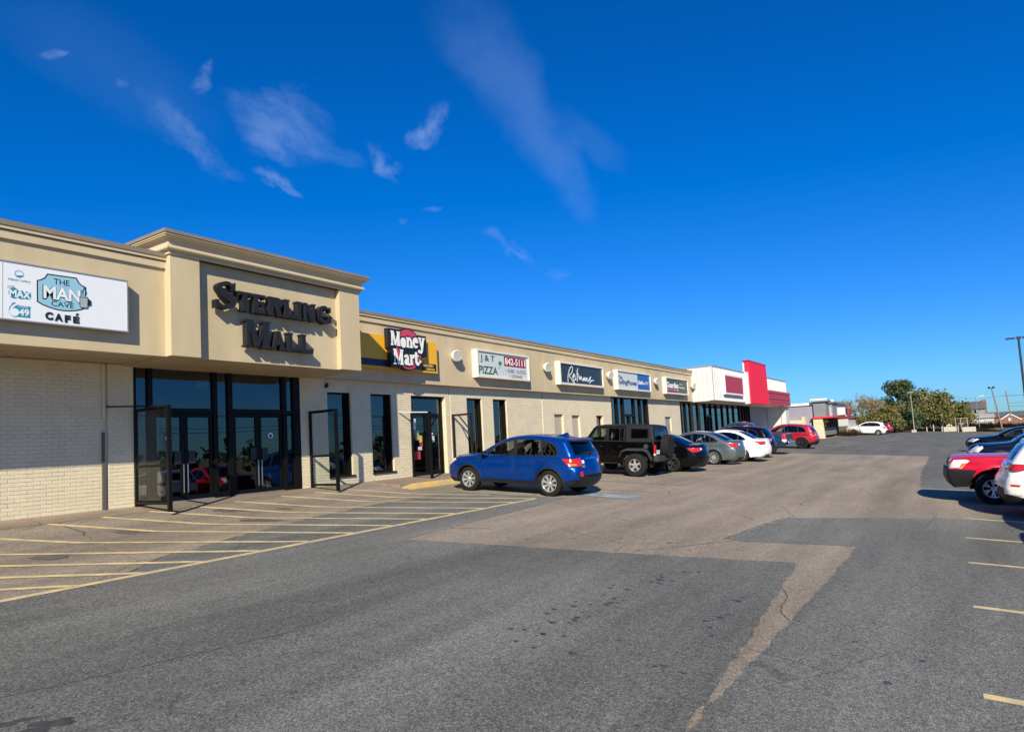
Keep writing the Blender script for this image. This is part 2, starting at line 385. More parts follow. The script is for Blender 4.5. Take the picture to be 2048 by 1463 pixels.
for x in (20.1, 26.6, 29.25, 32.0, 34.8, 37.8, 42.2): line((x, 7.0), (x, 12.9), .09, mat('faded_line_paint', (.33, .28, .19), .85, c2=(.24, .20, .16), vscale=4), amp=.02)
line((17.75, 7.1), (17.7, 8.9), .09, MATS['faded_line_paint'])
mb = MB(); mb.add([(x, y, surf(x, y)+.008) for x, y in ((15.85, 6.95), (16.7, 7.0), (16.75, 8.45), (15.95, 8.5))], [(0, 1, 2, 3)]); mb.build('painted_marking', M_blue, kind='structure')
line((16.12, 7.1), (16.15, 8.3), .1, M_lineW, 'painted_marking', .012); line((16.3, 7.5), (16.55, 8.1), .09, M_lineW, 'painted_marking', .013); line((16.5, 7.15), (16.42, 7.6), .08, M_lineW, 'painted_marking', .012)
line((56.5, 8.4), (57.0, 6.7), .35, M_lineW, 'painted_marking'); line((60.5, 8.1), (61.3, 6.6), .35, M_lineW, 'painted_marking'); line((64.7, 8.1), (65.5, 6.6), .35, M_lineW, 'painted_marking')
M_tar = mat('tar_patch', (.085, .078, .075), .8, c2=(.125, .112, .1), vscale=6, bump=.4, bscale=60)
def blob(x, y, rx, ry, rot, m, name, dz=.006, n=22, amp=.3):
    ph = [rg.uniform(0, 6.28) for _ in range(4)]; vs = []
    for i in range(n):
        t = 2*math.pi*i/n; r = 1+amp*(.5*math.sin(2*t+ph[0])+.35*math.sin(3*t+ph[1])+.3*math.sin(5*t+ph[2])+.2*math.sin(8*t+ph[3]))
        u = rx*r*math.cos(t); v = ry*r*math.sin(t); X = x+u*math.cos(rot)-v*math.sin(rot); Yv = y+u*math.sin(rot)+v*math.cos(rot)
        vs.append((X, Yv, surf(X, Yv)+dz))
    c = (x, y, surf(x, y)+dz)
    return MB().add(vs+[c], [(i, (i+1) % n, n) for i in range(n)]).build(name, m, kind='structure')
for x, y, a, b, r in ((4.55, 11.35, .30, .16, -1.2), (6.35, 12.55, .30, .2, -.9), (8.85, 13.3, .42, .2, -.9), (8.55, 11.85, .55, .14, -1.1), (7.9, 13.95, .3, .07, -.4), (9.8, 12.75, .2, .1, -1)): blob(x, y, a, b, r, M_tar, 'tar_patch')
# drips and pits on the grey asphalt
pos = []
for i in range(46):
    t = rg.random(); pos.append((5.1+3.6*t+rg.gauss(0, .12), 3.32+.12*math.sin(t*5)+rg.gauss(0, .14)))
for i in range(26): pos.append((rg.uniform(3.2, 13), rg.uniform(.2, 7.5)))
for i in range(14): pos.append((3.4+rg.gauss(0, .35), 1.95+rg.gauss(0, .12)))
for i in range(12): pos.append((4.6+rg.uniform(0, 3.6), 2.2+rg.gauss(0, .07)))
mb = MB()
for x, y in pos:
    k = rg.uniform(.008, .034); n = 9; c = (x, y, surf(x, y)+.0065); ph = rg.uniform(0, 6)
    vs = [(x+k*(1.0+.35*math.sin(3*t+ph))*math.cos(t), y+k*1.25*(1+.35*math.sin(2*t+ph))*math.sin(t), 0) for t in [2*math.pi*i/n for i in range(n)]]
    mb.add([(a, b, surf(a, b)+.0065) for a, b, _ in vs]+[c], [(i, (i+1) % n, n) for i in range(n)])
mb.build('oil_drips', M_stain, kind='stuff')
M_damp = mat('damp_stain', (.085, .086, .084), .75, c2=(.118, .119, .116), vscale=5, detail=8)
for x, y, a, b, r in ((2.05, 5.2, .17, .09, -.6), (1.95, 5.45, .1, .05, -.5)): blob(x, y, a, b, r, M_stain, 'oil_stain', amp=.7)
# seam crack across the foreground
def crack(pts, w=.012):
    P = spline(pts, 14); vs = []
    for i, (x, y) in enumerate(P):
        a = Vector(P[max(0, i-1)]); b = Vector(P[min(len(P)-1, i+1)]); d = (b-a).normalized(); q = Vector((-d.y, d.x)); ww = w*rg.uniform(.35, 1.2)
        x += rg.uniform(-.008, .008); y += rg.uniform(-.008, .008)
        for s_ in (1, -1): vs.append((x+q.x*ww*s_/2, y+q.y*ww*s_/2, surf(x, y)+.0062))
    MB().add(vs, [(2*i, 2*i+1, 2*i+3, 2*i+2) for i in range(len(P)-1)]).build('asphalt_crack', mat('crack_dark', (.03, .03, .03), .95), kind='structure')
crack([(1.6, 6.15), (2.6, 5.85), (3.6, 5.62), (4.3, 5.45)]); crack([(11.6, 3.4), (13.2, 3.25), (14.6, 3.05)], .02); crack([(11.4, 3.25), (10.3, 3.9), (9.7, 4.3)], .014)
crack([(9.0, 6.6), (9.6, 5.9), (10.3, 5.5)], .01); crack([(9.6, 11.36), (11.7, 11.72), (13.9, 11.86)], .03); crack([(4.6, 9.3), (5.6, 10.05), (6.4, 10.3), (7.7, 10.78), (9.6, 11.36)], .022)
crack([(7.2, 1.53), (7.6, 1.7), (8.2, 1.75), (8.6, 1.9)], .008)
# ------------------------------------------------------------------ the mall
M_stucco = mat('tan_stucco', (.55, .455, .295), .9, c2=(.475, .385, .24), vscale=1.1, bump=.22, bscale=120, detail=9, stretch=(1, 1, .33))
M_trim = mat('tan_trim', (.56, .465, .305), .85, c2=(.51, .42, .265), vscale=1.3)
M_copd = mat('brown_coping', (.215, .170, .125), .55, c2=(.25, .2, .15), vscale=2)
M_brick = mat('cream_painted_brick', (.69, .61, .445), .75, c2=(.625, .545, .39), vscale=2.2, bump=.25, bscale=70, rnd=.05)
M_mort = mat('cream_mortar', (.665, .585, .425), .9, var=.12, vscale=5)
M_plain = mat('cream_painted_wall', (.64, .57, .42), .85, c2=(.56, .49, .36), vscale=.8, detail=8, bump=.2, bscale=60)
M_soff = mat('beige_soffit', (.42, .33, .21), .8, c2=(.36, .28, .17), vscale=1.5)
M_frame = mat('black_frame', (.005, .005, .005), .45, spec=.18)
M_frame2 = mat('bronze_frame', (.018, .015, .013), .42, spec=.25)
M_alu = mat('brushed_aluminium', (.55, .55, .56), .35, metal=.9)
M_glass = glass('shop_glass', (.42, .47, .49), 2.0)
M_glass2 = glass('screen_glass', (.93, .96, .94), 1.6)
M_glassB = glass('tinted_shop_glass', (.30, .34, .36), 2.6)
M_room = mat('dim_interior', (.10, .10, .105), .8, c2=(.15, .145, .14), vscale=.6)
M_floor = mat('interior_floor', (.12, .11, .10), .4)
M_white = mat('white_enamel', (.78, .78, .77), .45)
M_greyp = mat('grey_door_paint', (.27, .27, .29), .6, c2=(.24, .24, .26), vscale=2)
M_infill = mat('buff_infill_panel', (.43, .375, .30), .7, c2=(.40, .35, .28), vscale=1)
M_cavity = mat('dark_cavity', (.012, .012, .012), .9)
YW = 14.9
mall = thing('shopping_mall', 'long low tan stucco and cream brick strip mall running away from the camera', 'building', (10, YW, 0))
# ---- walls (openings: x0,x1,z0,z1)
def wall_boxes(mb, x0, x1, z0, z1, ops, y0=YW, y1=YW+.32):
    xs = sorted({x0, x1, *[min(max(v, x0), x1) for o in ops for v in o[:2]]}); zs = sorted({z0, z1, *[min(max(v, z0), z1) for o in ops for v in o[2:]]})
    for i in range(len(xs)-1):
        for j in range(len(zs)-1):
            cx = (xs[i]+xs[i+1])/2; cz = (zs[j]+zs[j+1])/2
            if any(o[0] < cx < o[1] and o[2] < cz < o[3] for o in ops): continue
            mb.box(xs[i], xs[i+1], y0, y1, zs[j], zs[j+1])
_bm = {}
def brick_mesh(L, H):
    k = (round(L, 3), round(H, 3))
    if k not in _bm:
        b = .004; me = bpy.data.meshes.new('brick'); a = L/2; c = H/2
        vs = [(-a, .012, -c), (a, .012, -c), (a, .012, c), (-a, .012, c), (-a, -.006, -c), (a, -.006, -c), (a, -.006, c), (-a, -.006, c),
              (-a+b, -.0085, -c+b), (a-b, -.0085, -c+b), (a-b, -.0085, c-b), (-a+b, -.0085, c-b)]
        fs = [(0, 1, 5, 4), (1, 2, 6, 5), (2, 3, 7, 6), (3, 0, 4, 7), (4, 5, 9, 8), (5, 6, 10, 9), (6, 7, 11, 10), (7, 4, 8, 11), (8, 9, 10, 11)]
        me.from_pydata(vs, [], fs); me.materials.append(M_brick); _bm[k] = me
    return _bm[k]
rb = random.Random(11)
def bricks(x0, x1, z0, z1, ops, parent, limit, Lb=.215, H=.0765, zlim=9., xlim=99., jv=.008, jh=.008, yy=YW):
    """courses of bricks proud of the mortar; the first `limit` whole ones are objects, the rest one joined part"""
    rest = MB(); cnt = 0; nz = int((z1-z0)/H+.5); H = (z1-z0)/nz
    for j in range(nz):
        za = z0+j*H; zb = za+H; zc = (za+zb)/2
        x = x0-(Lb/2 if j % 2 else 0)
        blk = [(o[0], o[1]) for o in ops if o[2]-.02 < zc < o[3]+.02]
        while x < x1-.01:
            a = max(x, x0); b = min(x+Lb, x1); segs = [(a, b)]
            for p, q in blk:
                segs = [s for (u, v) in segs for s in ((u, min(v, p)), (max(u, q), v)) if s[1]-s[0] > .03]
            for a, b in segs:
                full = abs((b-a)-Lb) < .001; dy = rb.uniform(-.0022, .0022); c = (a+b)/2
                if full and cnt < limit and zc < zlim and c < xlim:
                    o = bpy.data.objects.new('brick', brick_mesh(Lb-jv, H-jh)); col.objects.link(o)
                    o.location = (c, yy+dy, zc+rb.uniform(-.0012, .0012)); o.rotation_euler = (0, rb.uniform(-.004, .004), 0); o.parent = parent; cnt += 1
                else:
                    me = brick_mesh(b-a-jv, H-jh) if full else None
                    l = (b-a-jv)/2; h = (H-jh)/2; bb = .004
                    V = [(-l, .012, -h), (l, .012, -h), (l, .012, h), (-l, .012, h), (-l, -.006, -h), (l, -.006, -h), (l, -.006, h), (-l, -.006, h), (-l+bb, -.0085, -h+bb), (l-bb, -.0085, -h+bb), (l-bb, -.0085, h-bb), (-l+bb, -.0085, h-bb)]
                    rest.add([(c+p[0], yy+dy+p[1], zc+p[2]) for p in V], [(0, 1, 5, 4), (1, 2, 6, 5), (2, 3, 7, 6), (3, 0, 4, 7), (4, 5, 9, 8), (5, 6, 10, 9), (6, 7, 11, 10), (7, 4, 8, 11), (8, 9, 10, 11)])
            x += Lb
    if rest.v: rest.build('brick_courses', M_brick, parent, kind='stuff')
# left of the entrance
mb = MB(); mb.box(-8, 7.0, YW, YW+.3, -.6, 3.08); wl = mb.build('brick_wall', M_mort, mall)
bricks(-1.5, 6.94, .0, 3.06, [], wl, 300, zlim=1.75)
mb = MB(); mb.box(7.06, 7.6, YW, YW+.3, -.6, 3.08); mb.box(7.0, 7.06, YW+.03, YW+.3, -.6, 3.08); wp = mb.build('brick_pier', M_mort, mall)
bricks(7.06, 7.6, .0, 3.06, [], wp, 90, zlim=1.75)
mb = MB(); mb.bar((6.96, YW-.03, .0), (6.96, YW-.03, 1.62), .05, .03); mb.build('downpipe', mat('brown_pipe', (.10, .085, .07), .6), mall)
mb = MB(); mb.bar((6.97, YW-.025, 1.9), (6.97, YW-.025, 3.06), .06, .03); mb.build('downpipe', M_mort, mall)
# right wing walls
opsR = [(13.03, 13.93, .25, 2.69), (14.74, 15.67, .25, 2.69), (16.58, 18.36, -.7, 2.68), (19.61, 20.57, .25, 2.67), (21.3, 22.25, .25, 2.67), (30.29, 31.09, .0, 2.06)]
recess = [(26.06, 26.89, -.2, 2.11), (27.73, 28.51, -.1, 2.08)]
mb = MB(); wall_boxes(mb, 12.06, 18.6, -.6, 3.08, opsR[:3]); w1 = mb.build('brick_wall', M_mort, mall)
bricks(12.06, 18.56, .0, 3.06, opsR[:3], w1, 300, zlim=1.1)
mb = MB(); wall_boxes(mb, 18.64, 25.0, -.6, 3.08, opsR[3:5]); mb.box(18.6, 18.64, YW+.03, YW+.3, -.6, 3.08); w2 = mb.build('brick_wall', M_mort, mall)
bricks(18.64, 25.0, .0, 3.06, opsR[3:5], w2, 0, Lb=.3, jv=.004)
mb = MB(); wall_boxes(mb, 25.06, 32.13, -.6, 3.08, opsR[5:]+recess); mb.box(25.0, 25.06, YW+.03, YW+.3, -.6, 3.08); w3 = mb.build('brick_wall', M_mort, mall)
bricks(25.06, 32.13, .0, 3.06, opsR[5:]+recess, w3, 0, Lb=.3, jv=.004)
mb = MB(); wall_boxes(mb, 37.1, 42.75, -.6, 3.08, [(39.9, 41.0, -.2, 2.03)]); mb.build('painted_wall', M_plain, mall)
# infill panels and the service door
for a, b, c, d in recess:
    mb = MB(); mb.box(a, b, YW+.1, YW+.16, -.3, d); mb.build('infill_panel', M_infill, mall)
mb = MB(); mb.box(39.9, 41.0, YW+.1, YW+.15, -.15, 2.03); dr = mb.build('service_door', M_greyp, mall)
MB().box(40.88, 40.93, YW+.02, YW+.1, .9, 1.1).build('door_handle', M_alu, dr)
# concrete lintel band over the windows of the pizza shop wall
# ---- windows: recessed black frame, pane, reveal and sill
def window(x0, x1, z0, z1, y=YW+.2, fr=.05, m=M_frame, g=M_glass, bars=(), dep=.07, sill=True, name='window'):
    mb = MB(); mb.box(x0, x0+fr, y-dep/2, y+dep/2, z0, z1); mb.box(x1-fr, x1, y-dep/2, y+dep/2, z0, z1)
    mb.box(x0+fr, x1-fr, y-dep/2, y+dep/2, z1-fr, z1); mb.box(x0+fr, x1-fr, y-dep/2, y+dep/2, z0, z0+fr)
    xs = [x0+fr]+[b for b in bars]+[x1-fr]
    for b in bars: mb.box(b-fr/2, b+fr/2, y-dep/2, y+dep/2, z0+fr, z1-fr)
    o = mb.build(name, m, mall)
    for i in range(len(xs)-1):
        a = xs[i]+(fr/2 if i else 0); b = xs[i+1]-(fr/2 if i < len(xs)-2 else 0)
        MB().box(a-.004, b+.004, y-.006, y+.006, z0+fr-.004, z1-fr+.004).build('pane', g, o)
    if sill:
        MB().box(x0-.02, x1+.06, YW-.05, y-dep/2, z0-.045, z0+.004).build('sill', M_frame2, o)
    return o
for a, b, c, d in opsR[:2]+opsR[3:5]:
    window(a, b, c, d, fr=.055)
    MB().box(b-.052, b-.002, YW+.06, YW+.165, c+.01, d-.01).build('window_trim', M_frame, mall)
window(30.29, 31.09, .0, 2.06, fr=.06, sill=False, name='side_door')
# ---- shop rooms behind the glass
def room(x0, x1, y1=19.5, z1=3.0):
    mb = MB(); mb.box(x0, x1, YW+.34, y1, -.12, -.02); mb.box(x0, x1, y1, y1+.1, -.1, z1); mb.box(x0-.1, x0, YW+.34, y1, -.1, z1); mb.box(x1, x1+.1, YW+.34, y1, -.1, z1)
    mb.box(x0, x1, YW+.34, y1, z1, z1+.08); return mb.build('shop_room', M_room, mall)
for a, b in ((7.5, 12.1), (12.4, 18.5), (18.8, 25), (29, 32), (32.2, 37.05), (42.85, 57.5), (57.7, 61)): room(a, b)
# a counter and some stock, dimly seen
mb = MB(); mb.box(13.2, 16.0, 16.6, 17.1, 0, 1.05); mb.box(19.4, 22.6, 16.8, 17.4, 0, 1.05); mb.box(8.0, 8.6, 16.4, 17.2, 0, .9); mb.box(33, 36, 17, 17.5, 0, 1.1); mb.build('shop_counter', mat('red_brown_counter', (.16, .05, .04), .5), mall)
# ---- fascia, soffit, coping
def fascia(name, x0, x1, y, z0=3.06, joints=()):
    xs = [x0]+[j for j in joints]+[x1]; o = None
    mb = MB()
    for i in range(len(xs)-1):
        a = xs[i]+(.006 if i else 0); b = xs[i+1]-(.006 if i < len(xs)-2 else 0)
        mb.box(a, b, y, y+.15, z0, 4.82)
    mb.box(x0, x1, y+.012, y+.14, z0+.002, 4.81)
    o = mb.build(name, M_stucco, mall)
    m2 = MB(); m2.box(x0, x1, y-.05, y+.15, 4.86, 5.00); m2.box(x0, x1, y-.085, y+.15, 5.02, 5.10); m2.box(x0, x1, y+.0, y+.14, 4.82, 5.02); m2.build('cornice_band', M_trim, mall)
    m3 = MB(); m3.box(x0, x1, y-.10, y+.45, 5.102, 5.17); m3.box(x0, x1, y-.103, y-.098, 5.08, 5.11); m3.build('coping', M_copd, mall)
    return o
YL, YB, YR = 13.17, 12.95, 14.66
fascia('fascia', -8, 7.37, YL)
fascia('fascia', 12.52, 45.2, YR, joints=(18.05, 18.42, 18.86, 24.4, 25.0, 31.0, 31.5, 37.6, 38.1))
# soffit boards
mb = MB(); n = 0
mb.box(-8, 7.37, YL+.15, YW+.0, 3.13, 3.2); mb.build('soffit_backing', M_soff, mall)
base = None
smesh = None
for i in range(62):
    x = 7.36-.3*(i+.5)
    if x < -7: break
    if smesh is None:
        t = MB(); t.box(-.146, .146, YL+.15-10, YW-10-.001, 0, .03); o = t.build('soffit_board', M_soff); smesh = o.data; o.parent = mall; o.matrix_parent_inverse = Matrix.Translation(-Vector(mall.location)); o.location = (x, 10, 3.09)
    else:
        o = bpy.data.objects.new('soffit_board', smesh); col.objects.link(o); o.parent = mall; o.matrix_parent_inverse = Matrix.Translation(-Vector(mall.location)); o.location = (x, 10, 3.09)
mb = MB(); mb.box(12.52, 45.2, YR+.15, YW+.0, 3.062, 3.1); mb.build('soffit', M_soff, mall)
mb = MB(); mb.box(-8, 45, 14.82, 34, 4.75, 4.9); mb.box(-8, 45, 33.8, 34, -.6, 4.75); mb.box(-8.2, -8, 13.2, 34, -.6, 5.0); mb.build('roof', mat('roof_gravel', (.2, .19, .18), .9, var=.3, vscale=3), mall)
# ---- entrance portico
BX0, BX1 = 7.37, 12.52
mb = MB(); mb.box(BX0, 8.0, YB, 15.0, 3.06, 5.13); po = mb.build('portico_pilaster', M_stucco, mall)
mb = MB(); mb.box(11.84, BX1, YB, 15.0, 3.06, 5.13); mb.build('portico_pilaster', M_stucco, mall)
mb = MB(); mb.box(8.0, 11.84, YB+.155, 15.0, 3.06, 5.14); mb.build('portico_panel', M_stucco, mall)
mb = MB(); mb.box(BX0+.02, BX1-.02, YB+.2, YW+.05, 3.04, 3.059); mb.build('portico_soffit', M_soff, mall)
def sweep_cornice(name, prof, m):
    """prof: (out, z) profile carried round the three free sides of the portico"""
    rows = []
    for k, (dx, dy) in enumerate(((-1, 0), (-1, -1), (1, -1), (1, 0))):
        for out, z in prof:
            x = BX0-out if dx < 0 else BX1+out
            y = YB-out if dy else 15.3
            rows.append((x, y, z))
    n = len(prof); mb = MB()
    mb.add(rows, [(k*n+j, k*n+j+1, (k+1)*n+j+1, (k+1)*n+j) for k in range(3) for j in range(n-1)])
    top = prof[-1]; mb.add([rows[n-1], rows[2*n-1], rows[3*n-1], rows[4*n-1]], [(0, 1, 2, 3)])
    return mb.build(name, m, mall, smooth=38)
cyma = [(.0, 5.13), (.035, 5.13), (.035, 5.195), (.048, 5.198)]+[(.066+.052*math.sin(t), 5.25-.05*math.cos(t)) for t in [math.pi*i/8 for i in range(9)]]+[(.062, 5.303)]
cyma += [(.062+.043*(1-math.cos(t)), 5.305+.14*math.sin(t)) for t in [math.pi/2*i/6 for i in range(7)]]+[(.185, 5.448), (.185, 5.472), (.205, 5.475), (.205, 5.505)]
sweep_cornice('cornice', cyma, M_trim)
sweep_cornice('coping', [(.21, 5.508), (.225, 5.508), (.225, 5.575), (.05, 5.59)], M_copd)
mb = MB(); mb.box(BX0, BX1, YB+.2, 16.5, 5.1, 5.5); mb.build('portico_roof', M_copd, mall)
# ---- entrance glazing between X 7.6 and 12.06
Yg = YW+.06
mb = MB()
for a, b in ((7.92, 8.02), (9.49, 9.60), (9.89, 10.01), (11.49, 11.62), (11.84, 12.06)): mb.box(a, b, Yg-.07, Yg+.07, 0, 3.04)
mb.box(7.6, 7.66, Yg-.06, Yg+.06, 0, 3.04)
for a, b in ((8.02, 9.49), (10.01, 11.49)):
    mb.box(a, b, Yg-.065, Yg+.065, 2.04, 2.15)
mb.box(11.62, 11.84, Yg-.06, Yg+.06, .98, 1.05); mb.box(11.62, 11.84, Yg-.06, Yg+.06, 0, .12); mb.box(9.60, 9.89, Yg-.06, Yg+.06, 0, .14); mb.box(7.66, 7.92, Yg-.06, Yg+.06, 0, .1); mb.box(11.62, 11.84, Yg-.06, Yg+.06, 2.06, 2.12)
st = mb.build('entrance_storefront', M_frame, mall)
for a, b, c, d in ((7.66, 7.92, .1, 3.04), (8.02, 9.49, 2.15, 3.04), (9.60, 9.89, .14, 3.04), (10.01, 11.49, 2.15, 3.04), (11.62, 11.84, 1.05, 2.06), (11.62, 11.84, 2.12, 3.04), (11.62, 11.84, .12, .98)):
    MB().box(a, b, Yg-.006, Yg+.006, c, d).build('pane', M_glass, st)
MB().box(9.12, 9.4, Yg+.02, Yg+.024, 2.62, 2.86).build('paper_notice', M_white, st)
for a, b in ((8.03, 8.755), (8.765, 9.48), (10.02, 10.745), (10.755, 11.48)):
    mb = MB(); f = .085
    mb.box(a, a+f, Yg-.03, Yg+.03, .015, 2.03); mb.box(b-f, b, Yg-.03, Yg+.03, .015, 2.03); mb.box(a+f, b-f, Yg-.03, Yg+.03, 1.94, 2.03); mb.box(a+f, b-f, Yg-.03, Yg+.03, .015, .13)
    d = mb.build('entrance_door', M_frame, mall)
    MB().box(a+f, b-f, Yg-.006, Yg+.006, .13, 1.94).build('pane', M_glass, d)
    left = (a in (8.03, 10.02)); hx = b-f if left else a+f
    MB().box(hx-(.16 if left else -.0), hx+(.0 if left else .16), Yg-.05, Yg-.032, .86, 1.16).build('push_plate', mat('dark_bronze_plate', (.02, .018, .017), .3), d)
    MB().bar((hx+(.04 if left else -.04), Yg-.075, .2), (hx+(.04 if left else -.04), Yg-.075, .85), .02).build('door_edge_strip', M_alu, d)
    MB().box(a, b, Yg-.06, Yg-.031, .0, .03).build('threshold', M_alu, d)
# round stickers on two doors
for cx in (8.40, 11.13):
    mb = MB(); mb.add([(x, Yg-.0085, z) for x, z in ell(cx, 1.47, .105, .105)], [tuple(range(27, -1, -1))]); d = mb.build('door_sticker', mat('sticker_navy', (.02, .03, .12), .4), mall)
    mb = MB(); mb.add([(x, Yg-.0095, z) for x, z in ell(cx, 1.47, .082, .082)], [tuple(range(27, -1, -1))]); mb.build('sticker_face', M_white, d)
    mb = MB(); mb.add([(x, Yg-.0105, z) for x, z in ell(cx, 1.46, .042, .05)], [tuple(range(27, -1, -1))]); mb.add([(cx-.02, Yg-.0105, 1.50), (cx-.075, Yg-.0105, 1.53), (cx-.02, Yg-.0105, 1.47)], [(0, 1, 2)]); mb.build('sticker_emblem', MATS['sticker_navy'], d)
# ---- recessed shop door beside the fourth opening
Yd = YW+.2
a, b, c, d_ = 16.58, 18.36, 0, 2.68
mb = MB(); mb.box(a, a+.07, Yd-.05, Yd+.05, c, d_); mb.box(b-.08, b, Yd-.05, Yd+.05, c, d_); mb.box(a+.07, b-.08, Yd-.05, Yd+.05, d_-.08, d_); mb.box(a+.07, b-.08, Yd-.05, Yd+.05, 2.02, 2.1); mb.box(17.42, 17.52, Yd-.05, Yd+.05, 0, 2.02)
sf = mb.build('shop_storefront', M_frame, mall)
MB().box(a+.07, b-.08, Yd-.006, Yd+.006, 2.1, d_-.08).build('pane', M_glass, sf)
mb = MB(); mb.box(17.53, 17.6, Yd-.03, Yd+.03, .02, 2.01); mb.box(18.2, 18.27, Yd-.03, Yd+.03, .02, 2.01); mb.box(17.6, 18.2, Yd-.03, Yd+.03, 1.93, 2.01); mb.box(17.6, 18.2, Yd-.03, Yd+.03, .02, .15)
dd = mb.build('shop_door', M_frame, mall); MB().box(17.6, 18.2, Yd-.006, Yd+.006, .15, 1.93).build('pane', M_glass, dd); MB().bar((17.64, Yd-.07, .8), (17.64, Yd-.07, 1.25), .025).build('door_handle', M_alu, dd)
MB().box(16.65, 17.42, Yd-.006, Yd+.006, .12, 2.02).build('pane', M_glass, sf); MB().box(16.65, 17.42, Yd-.045, Yd+.045, 0, .12).build('kick_rail', M_frame, sf)
for nm, x0, x1, z0, z1, mm in (('notice', 16.72, 16.98, 1.55, 1.92, M_white), ('notice', 16.95, 17.12, 1.2, 1.5, mat('notice_green', (.35, .42, .2), .6)), ('notice', 17.12, 17.28, 1.12, 1.35, mat('notice_yellow', (.6, .45, .05), .6)), ('notice', 17.15, 17.3, .98, 1.1, mat('notice_red', (.5, .03, .04), .6)),
                               ('notice', 16.86, 17.16, .55, .82, MATS['notice_red']), ('notice', 17.05, 17.25, .86, .97, mat('notice_pale', (.5, .58, .58), .6)), ('notice', 17.72, 17.92, 1.1, 1.32, MATS['notice_pale']), ('notice', 17.74, 17.84, 1.36, 1.43, M_white)):
    MB().box(x0, x1, Yd-.0085, Yd-.0075, z0, z1).build(nm, mm, sf)
mb = MB(); mb.lathe([(.11, 0), (.14, .01), (.14, -.01), (.11, -.02)], (16.74, Yd-.03, 2.34), (0, 1, 0), 22, True); mb.bar((16.70, Yd-.03, 2.3), (16.78, Yd-.03, 2.38), .02); mb.build('ring_sign', mat('neon_red_tube', (.35, .03, .02), .4), sf)
# ---- phone shop glazing and the drug store glazing
def glazing(x0, x1, z1, bars, doors=(), y=YW+.1, name='shopfront_glazing', parent=None, g=M_glassB):
    parent = parent or mall; mb = MB(); z0 = 0
    for b in (x0+.05, *bars, x1-.05): mb.box(b-.06, b+.06, y-.1, y+.06, -.3, z1)
    mb.box(x0, x1, y-.09, y+.05, z1-.06, z1); mb.box(x0, x1, y-.09, y+.05, -.3, .1)
    for a, b in doors: mb.box(a, b, y-.095, y+.055, 2.03, 2.16); mb.box((a+b)/2-.09, (a+b)/2+.09, y-.095, y+.055, 0, 2.03)
    o = mb.build(name, M_frame, parent); xs = [x0+.05, *bars, x1-.05]
    for i in range(len(xs)-1): MB().box(xs[i]+.06, xs[i+1]-.06, y-.006, y+.006, .1, z1-.06).build('pane', g, o)
    return o
glazing(32.13, 37.1, 3.06, (32.95, 33.75, 35.25, 36.15), ((33.75, 35.25),))
for x in (37.0,): MB().box(x, 37.12, YW-.06, YW+.04, -.3, 3.05).build('glazing_post', M_frame2, mall)
glazing(42.8, 57.6, 3.02, (43.9, 45.0, 46.6, 48.3, 49.6, 51.0, 52.6, 54.2, 55.8), ((48.3, 49.6),))
glazing(57.8, 61.0, 3.02, (58.6, 59.4, 60.2))
mb = MB(); mb.box(61.0, 69.0, YW, YW+.3, -.6, 3.06)
mb.build('grey_wall', mat('grey_painted_wall', (.30, .31, .33), .8, c2=(.26, .27, .29), vscale=.7), mall)
MB().box(44.0, 44.12, 14.5, 14.62, -.3, 3.0).build('canopy_post', M_frame2, mall); MB().box(44.9, 45.02, 14.3, 14.42, -.3, 3.0).build('canopy_post', M_frame2, mall)
# ---- white metal-clad corner of the mall
YA = 13.2; AX0, AX1 = 44.8, 68.4
M_clad = mat('white_ribbed_cladding', (.62, .62, .61), .45, c2=(.56, .565, .56), vscale=.6)
annex = thing('white_store_building', 'white ribbed metal corner store with tall red panel at far end of mall', 'building', (AX0, YA, 0))
def ribbed(x0, x1, z0, z1, y, pitch, pan=.10):
    mb = MB(); x = x0
    while x < x1-.01:
        a, b = x, min(x+pitch, x1)
        mb.add([(a, y, z0), (a+pitch*.5, y, z0), (a+pitch*.58, y-.05, z0), (b-pitch*.08, y-.05, z0), (b, y, z0), (a, y, z1), (a+pitch*.5, y, z1), (a+pitch*.58, y-.05, z1), (b-pitch*.08, y-.05, z1), (b, y, z1)],
               [(0, 1, 6, 5), (1, 2, 7, 6), (2, 3, 8, 7), (3, 4, 9, 8)]); x += pitch
    return mb
mb = ribbed(AX0, 53.0, 3.06, 5.33, YA, .36); mb.build('cladding', M_clad, annex); mb = ribbed(59.2, AX1, 3.06, 5.33, YA, .36); mb.build('cladding', M_clad, annex)
mb = MB(); mb.box(AX0+.02, AX1, YA+.03, 30, 3.05, 5.33); mb.box(53.3, 59.0, YA-.02, YA+.12, 5.2, 6.2); mb.box(AX1-.8, AX1+.6, YA+.4, 30, -.7, 3.05); mb.build('upper_wall', M_clad, annex)
mb = MB()
for k in range(5): mb.box(AX0-.012, AX0+.03, YA+.02+k*.345, YA+.35+k*.345, 3.06, 5.33)
mb.build('side_panel', M_clad, annex)
mb = MB(); mb.box(AX0-.03, 53.0, YA-.06, YA+.3, 5.33, 5.42); mb.box(59.2, AX1+.03, YA-.06, YA+.3, 5.33, 5.42); mb.box(AX0-.03, AX0+.2, YA+.3, 16, 5.33, 5.42); mb.build('parapet_cap', mat('grey_metal_cap', (.30, .31, .33), .4, metal=.3), annex)
mb = MB(); mb.box(53.0, 53.45, YA-.28, YA+.2, 2.95, 5.40); mb.box(58.75, 59.3, YA-.22, YA+.2, 2.95, 5.45); mb.build('pylon_side', M_white, annex)
M_red = mat('bright_red_panel', (.82, .018, .055), .6, spec=.25); M_mar = mat('maroon_panel', (.40, .035, .065), .55)
mb = MB(); mb.box(53.25, 59.1, YA-.36, YA-.022, 2.95, 6.28); mb.build('red_pylon', M_red, annex, bevel=.02)
